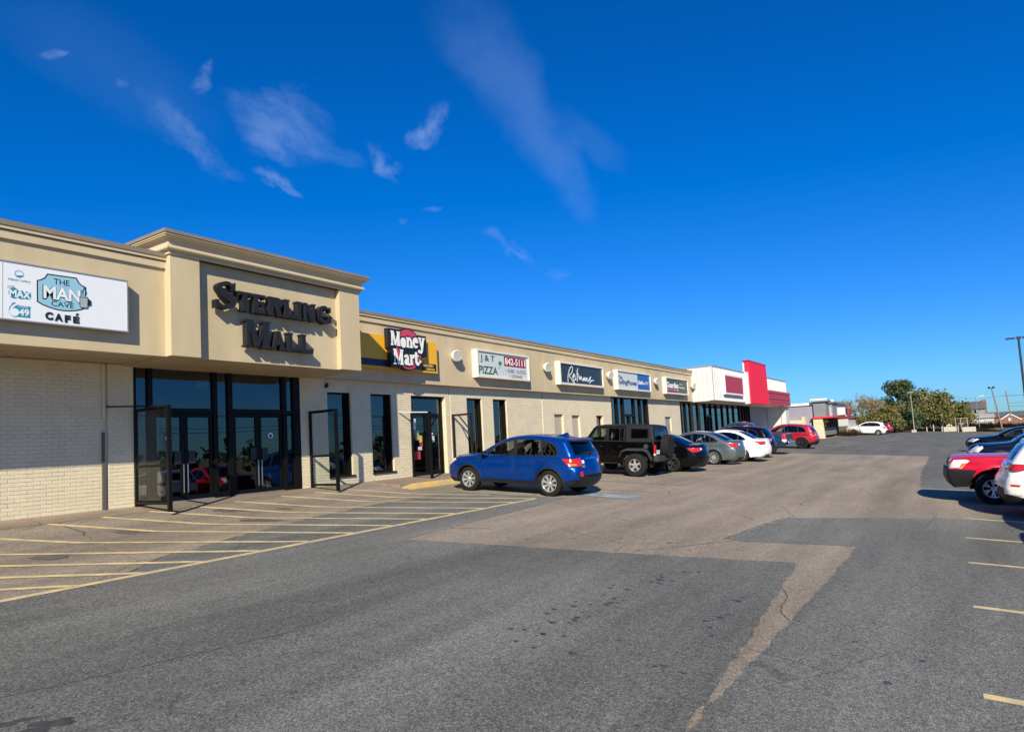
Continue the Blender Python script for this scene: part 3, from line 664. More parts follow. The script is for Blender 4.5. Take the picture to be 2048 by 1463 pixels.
mb = MB(); mb.box(53.15, 59.15, YA-.38, YA+.14, 6.28, 6.36); mb.build('pylon_cap', mat('dark_red_cap', (.35, .03, .06), .5), annex)
sgn = thing('blank_sign', 'blank dull red rectangular sign with white edging on the ribbed white wall', 'sign', (47, YA, 4.2))
mb = MB(); mb.box(47.0, 51.7, YA-.2, YA-.037, 3.62, 4.82); mb.build('sign_face', M_mar, sgn)
mb = MB(); mb.box(46.85, 47.0, YA-.22, YA-.037, 3.5, 4.95); mb.box(51.7, 51.85, YA-.22, YA-.037, 3.5, 4.95); mb.box(47.0, 51.7, YA-.22, YA-.037, 4.82, 4.95); mb.box(47.0, 51.7, YA-.22, YA-.037, 3.5, 3.62); mb.build('sign_frame', M_white, sgn)
for k in range(5): MB().box(59.7, AX1+.25, YA-.3+.04*(k % 2), YA-.045, 3.0+k*.255, 3.0+k*.255+.235).build('red_slat', M_mar, annex)
mb = MB(); mb.box(AX0, AX1, YA+.3, 14.95, 3.03, 3.06); mb.build('canopy_soffit', M_white, annex)
mb = MB(); mb.box(AX1-.9, AX1+.62, YA+.0, YA+.4, -.7, 3.0); mb.build('white_pillar', M_clad, annex)
# ------------------------------------------------------------------ signs and fittings on the front
def serif_letter(ch, x0, x1, z0, z1, st, th, sf, sh):
    """slab-serif capital or small letter in the given box; st stem, th thin stroke, sf serif reach, sh serif height"""
    w = x1-x0; h = z1-z0; P = []
    def st_v(x, a=z0, b=z1, top=True, bot=True, t=st):
        P.append(rect(x-t/2, x+t/2, a, b))
        if bot: P.append(rect(x-t/2-sf, x+t/2+sf, a, a+sh))
        if top: P.append(rect(x-t/2-sf, x+t/2+sf, b-sh, b))
    L = x0+sf+st/2; Rr = x1-sf-st/2
    if ch == 'T':
        st_v((x0+x1)/2, top=False); P.append(rect(x0, x1, z1-th, z1)); P.append(rect(x0, x0+sh, z1-th-sf*1.3, z1)); P.append(rect(x1-sh, x1, z1-th-sf*1.3, z1))
    elif ch in 'EL':
        st_v(L, top=(ch == 'L')); P.append(rect(x0, x1, z0, z0+th)); P.append(rect(x1-sh, x1, z0, z0+th+sf*1.5))
        if ch == 'E':
            P.append(rect(x0, x1-.02*w, z1-th, z1)); P.append(rect(x1-.02*w-sh, x1-.02*w, z1-th-sf*1.2, z1)); zm = z0+h*.52
            P.append(rect(L, x1-.22*w, zm-th/2, zm+th/2)); P.append(rect(x1-.22*w-sh, x1-.22*w, zm-th/2-sf*.6, zm+th/2+sf*.6))
    elif ch == 'I': st_v((x0+x1)/2)
    elif ch == 'R':
        st_v(L); r = h*.27; P += stroke([(L, z1-th/2), (x0+w*.55, z1-th/2)], th); c = (x0+w*.55, z1-r)
        P += stroke([(c[0]+(w*.33)*math.cos(t), c[1]+(r-th/2)*math.sin(t)) for t in [math.pi/2-math.pi*i/10 for i in range(11)]], [th+(st-th)*math.sin(math.pi*i/10) for i in range(11)])
        P += stroke([(L, z1-2*r+th/2), (c[0], z1-2*r+th/2)], th); P.append([(x0+w*.42, z1-2*r+th*.3), (x0+w*.42+st, z1-2*r+th*.3), (x1, z0), (x1-st*1.1, z0)])
    elif ch == 'N':
        st_v(L, t=th, bot=True); st_v(Rr, t=th, bot=False); P.append([(x0+sf*.6, z1), (x0+sf*.6+st*1.05, z1), (Rr+th/2, z0), (Rr+th/2-st*1.05, z0)])
    elif ch == 'M':
        st_v(L-.1*st, t=th); st_v(Rr, t=st); m = (x0+x1)/2
        P.append([(L-th*.6, z1), (L-th*.6+st*1.05, z1), (m+st*.35, z0+.04*h), (m-st*.35, z0+.04*h)]); P.append([(Rr+st*.3-th, z1), (Rr+st*.3, z1), (m+th*.5, z0+.04*h), (m-th*.5, z0+.04*h)])
    elif ch == 'A':
        m = (x0+x1)/2-.02*w
        P.append([(m-th*.5, z1), (m+th*.5, z1), (x0+sf+th, z0), (x0+sf*.7, z0)]); P.append([(m-st*.55, z1), (m+st*.45, z1), (x1-sf*.7, z0), (x1-sf*.7-st*1.1, z0)])
        P.append(rect(x0+w*.27, x1-w*.27, z0+h*.26, z0+h*.26+th)); P.append(rect(x0, x0+2*sf+th, z0, z0+sh)); P.append(rect(x1-2*sf-st, x1, z0, z0+sh))
    elif ch in 'SG':
        cx = (x0+x1)/2
        if ch == 'S':
            q = spline([(x1-th, z1-h*.20), (x0+w*.62, z1-th*.55), (x0+w*.22, z1-h*.22), (x0+w*.42, z0+h*.55), (x0+w*.78, z0+h*.36), (x1-w*.15, z0+h*.22), (x0+w*.45, z0+th*.55), (x0+th*.6, z0+h*.20)], 5)
            P += stroke(q, [th+(st*1.12-th)*min(1, max(0, 1-abs(i/(len(q)-1)-.5)/.36))**.7 for i in range(len(q))])
            P.append([(x1-th*1.4, z1-h*.30), (x1-th*.3, z1-h*.30), (x1-th*.2, z1), (x1-th*1.2, z1-h*.06)]); P.append([(x0+th*.2, z0), (x0+th*1.2, z0+h*.06), (x0+th*1.3, z0+h*.30), (x0+th*.2, z0+h*.30)])
        else:
            q = [(cx+(w/2-st/2)*math.cos(t), (z0+z1)/2+(h/2-th/2)*math.sin(t)) for t in [R(48)+R(285)*i/22 for i in range(23)]]
            P += stroke(q, [th+(st-th)*max(0, math.sin(math.pi*i/22))**.8 for i in range(23)])
            P.append(rect(x1-st*1.05, x1-st*.05, z0+h*.08, z0+h*.44)); P.append(rect(x1-st*1.9, x1+sf*.4, z0+h*.44-sh, z0+h*.44)); P.append(rect(x1-st*.55, x1-st*.55+sh, z1-h*.34, z1-h*.03))
    elif ch in 'oea':
        if ch == 'o': P += stroke([((x0+x1)/2+(w/2-st/2)*math.cos(t), (z0+z1)/2+(h/2-th/2)*math.sin(t)) for t in [2*math.pi*i/24 for i in range(25)]], [th+(st-th)*abs(math.cos(2*math.pi*i/24)) for i in range(25)])
        if ch == 'e':
            q = [((x0+x1)/2+(w/2-th/2)*math.cos(t), (z0+z1)/2+(h/2-th/2)*math.sin(t)) for t in [R(322)*i/22 for i in range(23)]]
            P += stroke(q, [th+(st-th)*max(0, math.sin(math.pi*i/22)) for i in range(23)]); P.append(rect(x0+st*.4, x1-th*.2, (z0+z1)/2-th*.1, (z0+z1)/2+th*.7))
        if ch == 'a':
            P += stroke(spline([(x0+w*.12, z1-h*.22), (x0+w*.45, z1-th*.5), (x1-w*.30, z1-h*.25), (x1-w*.30, z0+h*.2), (x1, z0+th*.4)], 5), st); P += stroke(spline([(x1-w*.3, z0+h*.58), (x0+w*.3, z0+h*.5), (x0+st*.4, z0+h*.25), (x0+w*.35, z0+th*.5), (x1-w*.3, z0+h*.25)], 5), th*1.15)
    elif ch == 'n':
        st_v(L, top=False); P.append(rect(x0, L, z1-sh, z1)); P.append(rect(Rr-st/2, Rr+st/2, z0, z0+h*.6)); P.append(rect(Rr-st/2-sf, Rr+st/2+sf, z0, z0+sh))
        P += stroke(spline([(L, z0+h*.62), ((L+Rr)/2, z1-th*.5), (Rr, z0+h*.58)], 7), th*1.4)
    elif ch == 'r':
        st_v(L, top=False); P.append(rect(x0, L, z1-sh, z1)); P += stroke(spline([(L, z0+h*.6), (L+w*.25, z1-th*.8), (x1-th*.5, z1-th*.6)], 6), th*1.6); P.append(ell(x1-th, z1-th*1.3, th, th, 12))
    elif ch == 't':
        q = spline([(L+.05*w, z1), (L+.05*w, z0+h*.25), (L+w*.28, z0+th*.6), (x1-th*.4, z0+h*.17)], 6); P += stroke(q, st); P.append(rect(x0, x1-.08*w, z0+h*.66, z0+h*.66+th))
    elif ch == 'y':
        zb = z0+h*.30; m = (x0+x1)/2
        P.append([(x0+sf*.6, z1), (x0+sf*.6+st, z1), (m+st*.4, zb), (m-st*.4, zb)]); P += stroke(spline([(x1-sf-th, z1), (m+.02*w, zb), (m-.12*w, z0+h*.08), (x0+w*.05, z0+th)], 6), th*1.4)
        P.append(ell(x0+w*.08, z0+th*1.3, th*1.1, th*1.1, 12)); P.append(rect(x0, x0+2*sf+st, z1-sh, z1)); P.append(rect(x1-2*sf-th*1.4, x1, z1-sh, z1))
    return P
M_letter = mat('charcoal_letter', (.016, .017, .021), .55, spec=.25); 
ms = thing('mall_name_sign', 'large raised charcoal letters in two lines on the tan portico panel', 'sign', (9.9, YB+.12, 4.0))
def letter(ch, x0, x1, z0, z1, st, th, sf, sh, y, dep, m, parent):
    mb = MB(); vs, fs = cdt_union(serif_letter(ch, x0, x1, z0, z1, st, th, sf, sh)); solid2d(mb, vs, fs, facade_map(y), dep)
    return mb.build('letter', m, parent, merge=True)
for ch, a, b in (('T', 8.845, 9.20), ('E', 9.235, 9.56), ('R', 9.635, 10.02), ('L', 10.07, 10.40), ('I', 10.425, 10.575), ('N', 10.62, 11.02), ('G', 11.07, 11.49)):
    letter(ch, a, b, 4.165, 4.60, .105, .068, .024, .042, 12.87, .165, M_letter, ms)
letter('S', 8.30, 8.81, 4.15, 4.77, .128, .075, .03, .05, 12.87, .165, M_letter, ms)
letter('M', 8.99, 9.66, 3.375, 4.0, .16, .085, .035, .05, 12.87, .165, M_letter, ms)
for ch, a, b in (('A', 9.70, 10.09), ('L', 10.14, 10.50), ('L', 10.53, 10.88)): letter(ch, a, b, 3.378, 3.815, .105, .068, .024, .042, 12.87, .165, M_letter, ms)
# ---- flat face printing
M_ink = mat('print_black', (.012, .014, .02), .5); M_pw = mat('sign_white_face', (.74, .77, .80), .35); M_pb = mat('print_pale_blue', (.27, .52, .64), .45); M_pt = mat('print_teal', (.03, .25, .40), .45)
M_pg = mat('print_mug_grey', (.33, .40, .42), .45); M_ps = mat('print_slate', (.22, .30, .40), .5)
def flat(name, polys, y, m, parent, d=.0025): 
    mb = MB(); shape_on(mb, polys, y, d); return mb.build(name, m, parent)
def words(name, items, y, m, parent, d=.0025):
    for it in items:
        mb = MB(); text_on(mb, it[0], it[1], it[2], it[3], it[4], y, it[5] if len(it) > 5 else 0., depth=d, slope=it[6] if len(it) > 6 else 0.); mb.build(name, m, parent)
def cabinet(name, label, x0, x1, z0, z1, yf, yb, fw, m_face, m_frame, rec=.03):
    """lit sign box: frame standing proud of a set-back face"""
    t = thing(name, label, 'sign', ((x0+x1)/2, yb, z0))
    mb = MB(); mb.box(x0, x0+fw, yf, yb, z0, z1); mb.box(x1-fw, x1, yf, yb, z0, z1); mb.box(x0+fw, x1-fw, yf, yb, z1-fw, z1); mb.box(x0+fw, x1-fw, yf, yb, z0, z0+fw); mb.build('sign_frame', m_frame, t)
    mb = MB(); mb.box(x0+fw, x1-fw, yf+rec, yb, z0+fw, z1-fw); mb.build('sign_face', m_face, t)
    return t
M_gfr = mat('grey_sign_frame', (.30, .30, .32), .4, metal=.2)
cf = cabinet('cafe_sign', 'white cafe sign box with pale blue shield, mug and blue lottery badges', 2.6, 6.56, 3.44, 4.45, 13.0, 13.165, .022, M_pw, M_gfr, .012)
y = 13.009
MB().box(4.52, 4.535, y, y+.01, 3.465, 4.425).build('panel_joint', mat('joint_grey', (.5, .52, .55), .5), cf)
shield = [(5.03, 4.19), (5.09, 4.215), (5.15, 4.26), (5.19, 4.335), (5.66, 4.345), (5.70, 4.27), (5.75, 4.22), (5.82, 4.195), (5.82, 3.81), (5.75, 3.765), (5.65, 3.73), (5.53, 3.708), (5.43, 3.70), (5.32, 3.708), (5.20, 3.735), (5.10, 3.77), (5.03, 3.81)]
def inset(p, k, c=None):
    c = c or (sum(q[0] for q in p)/len(p), sum(q[1] for q in p)/len(p)); return [(c[0]+(q[0]-c[0])*(1-k*1.25/1.), c[1]+(q[1]-c[1])*(1-k*1.6)) for q in p]
flat('shield_outline', [shield], y, M_ink, cf); flat('shield', [inset(shield, .042)], y-.003, M_pb, cf)
words('lettering', [('THE', 5.29, 5.54, 4.165, 4.265), ('CAVE', 5.25, 5.61, 3.77, 3.86)], y-.006, M_ink, cf)
words('lettering', [('MAN', 5.115, 5.735, 3.87, 4.125, .05)], y-.0055, M_ink, cf); words('lettering', [('MAN', 5.13, 5.72, 3.89, 4.12, .03)], y-.009, M_pw, cf)
words('lettering', [('C', 5.155, 5.275, 3.515, 3.655, .06), ('A', 5.30, 5.43, 3.51, 3.645, .06), ('F', 5.46, 5.555, 3.50, 3.635, .06), ('E', 5.595, 5.70, 3.505, 3.63, .06)], y-.006, M_ink, cf); flat('lettering', [[(5.635, 3.645), (5.665, 3.645), (5.695, 3.69), (5.655, 3.69)]], y-.006, M_ink, cf)
mug = [(5.70, 4.00), (5.845, 4.00), (5.84, 3.82), (5.82, 3.80), (5.72, 3.80), (5.705, 3.82)]
flat('mug_outline', [mug, ell(5.7725, 4.0, .075, .022, 20), *stroke([(5.84, 3.97), (5.885, 3.955), (5.885, 3.875), (5.84, 3.86)], .016)], y-.0115, M_ink, cf); flat('mug', [[(5.712, 3.985), (5.835, 3.985), (5.83, 3.825), (5.815, 3.81), (5.725, 3.81), (5.715, 3.825)], ell(5.7725, 4.004, .062, .01, 20)], y-.0145, M_pg, cf)
flat('steam', stroke(spline([(5.76, 4.05), (5.75, 4.10), (5.775, 4.16), (5.77, 4.22)], 4), .008)+stroke(spline([(5.79, 4.05), (5.81, 4.10), (5.795, 4.16), (5.80, 4.19)], 4), .008), y-.0115, M_ink, cf)
flat('lottery_mark', stroke([(4.768+.062*math.cos(t), 4.255+.05*math.sin(t)) for t in [R(200)+R(-220)*i/12 for i in range(13)]], [.014+.012*math.sin(math.pi*i/12) for i in range(13)]), y, mat('print_pale_violet', (.42, .46, .66), .5), cf)
flat('lottery_mark', stroke(spline([(4.70, 4.235), (4.745, 4.205), (4.79, 4.215), (4.835, 4.225)], 4), [.004+.03*math.sin(math.pi*i/12) for i in range(13)]), y-.003, M_pt, cf)
words('lettering', [('Atlantic Lottery', 4.605, 4.935, 4.105, 4.165)], y, M_ps, cf); words('lettering', [('LOTTO', 4.60, 4.70, 3.985, 4.02, 0, .18)], y, M_ps, cf)
flat('max_badge', [ell(4.69, 3.91, .075, .095, 24), ell(4.80, 3.895, .085, .075, 24), ell(4.885, 3.895, .06, .07, 24)], y, M_pt, cf); words('lettering', [('MAX', 4.63, 4.94, 3.84, 3.965, .035)], y-.003, M_pw, cf)
badge = ell(4.705, 3.61, .085, .11, 24)
flat('lotto_badge', [badge, rect(4.70, 4.93, 3.51, 3.705), ell(4.91, 3.69, .03, .02, 12), ell(4.70, 3.68, .05, .07, 16)], y, M_pt, cf)
flat('lettering', stroke(spline([(4.745, 3.73), (4.68, 3.68), (4.645, 3.60), (4.66, 3.545), (4.71, 3.53), (4.75, 3.57), (4.745, 3.615), (4.70, 3.635), (4.66, 3.605)], 4), .032), y-.003, M_pw, cf)
words('lettering', [('49', 4.765, 4.915, 3.535, 3.655, .03), ('LOTTO', 4.76, 4.90, 3.672, 3.695)], y-.003, M_pw, cf)
# ---- money lender's sign
M_yel = mat('sign_amber', (.78, .40, .012), .4); M_navy = mat('sign_navy', (.012, .012, .05), .4); M_blk = mat('sign_black', (.010, .010, .014), .35)
M_crim = mat('sign_crimson', (.55, .05, .10), .4)
mm = thing('amber_shop_sign', 'amber and navy sign box with raised black, white and crimson disc logo', 'sign', (15.4, YR, 3.4)); 
yb = 14.46
mb = MB(); mb.box(12.75, 17.5, yb, YR-.003, 3.42, 4.46); mb.build('sign_box', M_yel, mm)
mb = MB(); mb.box(12.80, 16.64, yb-.004, yb, 3.495, 3.705); mb.build('navy_band', M_navy, mm); MB().box(16.66, 17.43, yb-.005, yb, 3.475, 3.72).build('partner_plate', M_blk, mm)
words('lettering', [('WESTERN', 16.71, 17.27, 3.61, 3.69, .02), ('UNION', 16.92, 17.33, 3.495, 3.575, .02)], yb-.009, mat('print_amber_text', (.72, .50, .10), .5), mm)
LT = [('M', 15.08, 15.51, 4.15, 4.61), ('o', 15.525, 15.78, 4.115, 4.44), ('n', 15.795, 16.10, 4.14, 4.47), ('e', 16.115, 16.36, 4.155, 4.49), ('y', 16.37, 16.70, 3.99, 4.52),
      ('M', 15.17, 15.63, 3.565, 4.05), ('a', 15.67, 15.91, 3.57, 3.90), ('r', 15.93, 16.14, 3.585, 3.92), ('t', 16.15, 16.37, 3.60, 4.02)]
mb = MB(); polys = [rect(a-.085, b+.085, c-.085, d+.075) for _, a, b, c, d in LT]+[ell(15.89, 4.085, .665, .68, 40), ell(16.43, 3.73, .09, .1, 14)]
shape_on(mb, polys, 14.30, .16); mb.build('logo_body', M_blk, mm, merge=True)
flat('red_disc', [ell(15.89, 4.085, .615, .64, 44)], 14.292, M_crim, mm, .006)
mb = MB(); P = []
for ch, a, b, c, d in LT:
    for p in serif_letter(ch, a, b, c, d, .095 if ch in 'Mt' else .085, .052, .028, .045): 
        cx = sum(q[0] for q in p)/len(p); cz = sum(q[1] for q in p)/len(p)
        P.append([(cx+(q[0]-cx)*(1+.055/max(.02, math.hypot(q[0]-cx, q[1]-cz))), cz+(q[1]-cz)*(1+.055/max(.02, math.hypot(q[0]-cx, q[1]-cz)))) for q in p])
shape_on(mb, P, 14.285, .006); mb.build('letter_outline', M_blk, mm)
for ch, a, b, c, d in LT:
    mb = MB(); vs, fs = cdt_union(serif_letter(ch, a, b, c, d, .095 if ch in 'Mt' else .085, .052, .028, .045)); solid2d(mb, vs, fs, facade_map(14.27), .012); mb.build('letter', M_white, mm)
flat('registered_mark', stroke(ell(16.43, 3.73, .035, .045, 14)+[(16.465, 3.73)], .018), 14.28, M_white, mm)
# ---- pizza sign
M_green = mat('print_green', (.012, .10, .055), .5); M_ox = mat('print_oxblood', (.26, .012, .03), .5); M_fwh = mat('warm_white_frame', (.70, .67, .58), .5); M_face2 = mat('pale_sign_face', (.56, .60, .60), .4)
pz = cabinet('pizza_sign', 'pale pizza sign box with green lettering and oxblood phone number panel', 19.75, 23.38, 3.42, 4.47, 14.40, YR-.003, .07, M_face2, M_fwh, .05)
y = 14.446
words('lettering', [('J & T', 20.0, 20.93, 3.98, 4.28, .022), ('PIZZA', 19.88, 21.1, 3.56, 3.86, .022)], y, M_green, pz)
flat('tree_mark', [ell(21.29, 4.03, .12, .085, 16), *stroke([(21.27, 3.98), (21.26, 3.88), (21.18, 3.80)], .03)], y, mat('print_tree_green', (.02, .22, .11), .5), pz); flat('trunk_mark', [*stroke([(21.34, 3.95), (21.42, 3.72)], .015), ell(21.45, 3.67, .03, .03, 10)], y, mat('print_faint_grey', (.45, .43, .45), .5), pz)
flat('number_plate_panel', [rect(21.57, 23.15, 3.945, 4.33)], y, M_ox, pz); words('lettering', [('842-5111', 21.63, 23.10, 4.0, 4.28, .02)], y-.004, M_white, pz)
words('lettering', [('• SUBS • SLICES', 21.65, 23.12, 3.70, 3.84), ('• DONAIR', 21.95, 22.85, 3.50, 3.63)], y, M_ink, pz)
# ---- clothing store sign with script lettering
M_dkg = mat('sign_dark_slate', (.022, .035, .042), .35)
rt = cabinet('clothing_store_sign', 'dark slate sign box with white handwritten script lettering', 25.95, 30.42, 3.42, 4.47, 14.40, YR-.003, .09, M_dkg, M_fwh, .06)
S = [[(26.747, 3.561), (26.753, 3.734), (26.835, 3.986), (26.989, 4.194), (27.144, 4.284), (27.253, 4.236), (27.213, 4.083), (27.051, 3.949), (26.895, 3.853), (27.05, 3.737), (27.214, 3.595), (27.354, 3.539)],
     [(27.209, 3.757), (27.348, 3.827), (27.396, 3.918), (27.322, 3.951), (27.229, 3.833), (27.243, 3.697), (27.342, 3.651), (27.484, 3.734)], [(27.546, 3.888), (27.521, 3.773), (27.541, 3.686)], [(27.612, 4.117), (27.615, 4.097)],
     [(27.762, 4.243), (27.701, 3.934), (27.652, 3.633)], [(27.58, 3.991), (27.727, 3.974), (27.836, 3.904), (27.851, 3.726), (27.951, 3.872), (27.998, 3.734), (28.092, 3.866), (28.128, 3.727), (28.221, 3.719), (28.34, 3.789)],
     [(28.418, 3.832), (28.305, 3.813), (28.239, 3.733), (28.312, 3.698), (28.427, 3.819), (28.44, 3.704), (28.498, 3.719), (28.53, 3.837), (28.539, 3.695), (28.641, 3.83), (28.694, 3.807), (28.705, 3.677), (28.805, 3.708), (29.089, 3.906), (28.905, 3.817), (28.868, 3.75)],
     [(29.089, 3.906), (28.905, 3.817), (28.868, 3.75), (29.064, 3.72), (28.997, 3.652), (28.905, 3.603)], [(28.868, 3.75), (29.122, 3.723), (29.359, 3.761)]]
P = []
for s_ in S: P += stroke(spline(s_, 5), .052, 'round')
flat('lettering', P, 14.455, M_white, rt)
# ---- phone shop sign
ph = cabinet('phone_shop_sign', 'sign box half pale grey and half royal blue with navy lettering', 32.1, 36.72, 3.42, 4.47, 14.40, YR-.003, .08, M_face2, M_fwh, .06)
y = 14.455
flat('blue_panel', [rect(34.85, 36.63, 3.505, 4.385)], y, mat('sign_royal_blue', (.015, .10, .38), .4), ph); M_pn = mat('print_navy', (.012, .035, .14), .5)
words('lettering', [('The', 32.3, 32.82, 3.98, 4.18, .03), ('RollingPhones', 32.22, 34.7, 3.63, 3.97, .03)], y, M_pn, ph)
words('lettering', [('Bell', 34.95, 35.5, 3.80, 4.03, .03), ('Aliant', 35.5, 35.95, 3.82, 3.98), ('AUTHORIZED', 36.0, 36.5, 3.93, 3.99), ('DEALER', 36.0, 36.35, 3.83, 3.89)], y-.004, M_white, ph)
# ---- drug store sign
gd = cabinet('drug_store_sign', 'dark green sign box with white lettering over a red bar', 39.2, 43.3, 3.42, 4.47, 14.40, YR-.003, .09, mat('sign_dark_green', (.018, .05, .04), .4), M_fwh, .06)
words('lettering', [('Guardian', 39.42, 41.5, 3.80, 4.18, .04), ('FAMILY', 41.72, 42.35, 4.06, 4.12), ('PHARMACY', 41.68, 42.75, 3.82, 3.93, .01)], y, M_white, gd)
flat('red_bar', [rect(39.45, 41.5, 3.63, 3.75)], y, M_crim, gd); flat('bar_mark', [ell(41.33, 3.69, .05, .05, 12)], y-.004, M_pw, gd)
# ---- twin floodlights between the signs
M_lamp = mat('lamp_glass_face', (.36, .36, .34), .15, spec=.8)
lamp_lab = ['between the amber sign and the pizza sign', 'between the pizza sign and the slate script sign', 'between the slate script sign and the phone shop sign', 'between the phone shop sign and the green drug store sign', 'right of the green drug store sign, beside the white corner']
proto = None
for x, lb in zip((18.62, 25.0, 31.35, 37.85, 44.55), lamp_lab):
    if proto is None:
        t = proto = thing('floodlight', 'x', 'light', (x, YR, 4.12), 'round white floodlights on the tan fascia')
        mb = MB(); mb.lathe([(.0, -.03), (.15, -.03), (.19, .02), (.2, .1), (.2, .17), (.18, .19)], (0, -.10, 0), (-.35, -.93, -.1), 24); h = mb.build('lamp_housing', M_white, None, smooth=40); local(h, t)
        mb = MB(); mb.lathe([(.0, .165), (.17, .17), (.18, .19)], (0, -.10, 0), (-.35, -.93, -.1), 24); q = mb.build('lens', M_lamp, None, smooth=40); local(q, h)
        mb = MB(); mb.lathe([(.05, -.12), (.11, -.05), (.12, .08), (.10, .1), (0, .1)], (.16, -.12, .02), (.5, -.85, -.1), 18); local(mb.build('lamp_housing', M_white, None, smooth=40), t)
        mb = MB(); mb.box(-.06, .06, -.05, -.001, -.08, .08); local(mb.build('wall_plate', M_white, None), t)
    else:
        t = proto.copy(); col.objects.link(t); t.location = (x, YR, 4.12)
        for c in list(proto.children):
            e = c.copy(); col.objects.link(e); e.parent = t
            for g in c.children: k = g.copy(); col.objects.link(k); k.parent = e
    t['label'] = 'round white floodlight '+lb
# ---- dome camera
t = thing('security_camera', 'small white dome camera under the soffit right of the entrance', 'security camera', (12.97, YW, 2.87))
mb = MB(); mb.lathe([(0, 0), (.085, 0), (.085, .04), (.07, .06)], (12.97, YW-.012, 2.87), (0, -1, 0), 20); mb.build('mount', M_white, t, smooth=40)
mb = MB(); mb.lathe([(.07, .06), (.06, .1), (.03, .125), (0, .13)], (12.97, YW-.012, 2.87), (-.25, -.9, -.35), 18); mb.build('dome', M_blk, t, smooth=60)
# ---- wind screens standing beside the doors
def screen(name, label, x, y0, z1, glassed, m, rail=.86, brace=None, diag=False, y1=YW-.02, ft=.06):
    t = thing('wind_screen', label, 'wind screen', (x, y0, 0), 'metal wind screens beside the shop doors')
    MB().bar((x, y0, -.09), (x, y0, z1), .075, .075).build('post', m, t); MB().bar((x, y1-.035, -.02), (x, y1-.035, z1), ft, ft).build('post', m, t)
    for z, h_ in ((z1-.035, .07), (.08, .06))+(((rail, .06),) if glassed else ()): MB().bar((x, y0+.037, z), (x, y1-.065, z), ft*.8, h_).build('rail', m, t)
    if glassed:
        MB().box(x-.005, x+.005, y0+.035, y1-.06, rail+.03, z1-.07).build('pane', M_glass2, t); MB().box(x-.005, x+.005, y0+.035, y1-.06, .13, rail-.03).build('pane', M_glass2, t)
    if brace: mb = MB(); mb.bar((x, y0+.02, z1-.02), (brace[0], y1+.01, brace[1]), .04, .03); mb.build('brace', brace[2], t)
    if diag: mb = MB(); mb.bar((x, y0+.04, 1.45), (x, y1-.3, z1-.06), .045, .03); mb.build('brace', m, t)
    return t
screen('a', 'black framed glass wind screen braced to the brick wall left of the mall entrance', 7.62, 13.55, 2.11, True, M_frame, .86, (7.04, 2.16, M_frame))
screen('b', 'black framed glass wind screen right of the mall entrance before the first narrow window', 12.36, 13.82, 2.11, True, M_frame, .86)
screen('c', 'black post wind screen with silver top bar before the notice covered shop door', 16.52, 14.08, 2.09, False, M_frame, brace=(15.95, 2.12, M_alu))
screen('d', 'open brown steel wind screen with diagonal brace right of the notice covered door', 18.70, 14.05, 2.06, False, M_frame2, diag=True)
# ------------------------------------------------------------------ vehicles
M_tyre = mat('tyre_rubber', (.014, .014, .014), .85, spec=.2, bump=.2, bscale=60); M_well = mat('wheel_well', (.008, .008, .008), .95)
M_plas = mat('black_plastic', (.011, .0115, .013), .5, spec=.3); M_plasg = mat('grey_plastic', (.035, .037, .04), .6, spec=.3)
M_alloy = mat('silver_alloy', (.70, .70, .71), .28, metal=.75); M_blkrim = mat('black_rim', (.015, .015, .016), .3, coat=.5); M_steel = mat('dark_steel_rim', (.05, .05, .052), .5, metal=.4)
M_chrome = mat('chrome', (.8, .8, .82), .12, metal=1.)
M_tail = mat('tail_lamp_red', (.50, .012, .015), .15, coat=1.); M_tamber = mat('lamp_amber', (.80, .17, .01), .15, coat=1.); M_clear = mat('lamp_clear', (.75, .75, .74), .12, coat=1., spec=.8)
M_cg = glass('car_glass', (.42, .47, .46), 1.5); M_pg2 = glass('privacy_glass', (.07, .08, .10), 1.55); M_ws = glass('windscreen_glass', (.40, .46, .48), 1.7)
M_seat = mat('dark_seat_cloth', (.035, .035, .038), .9); M_plate = mat('licence_plate', (.62, .66, .70), .5); M_ptxt = mat('plate_ink', (.06, .10, .25), .5)
def paint(n, c, metal=.35, rough=.38, coat=.8, spec=.4): return mat(n, c, rough, metal, coat=coat, spec=spec)

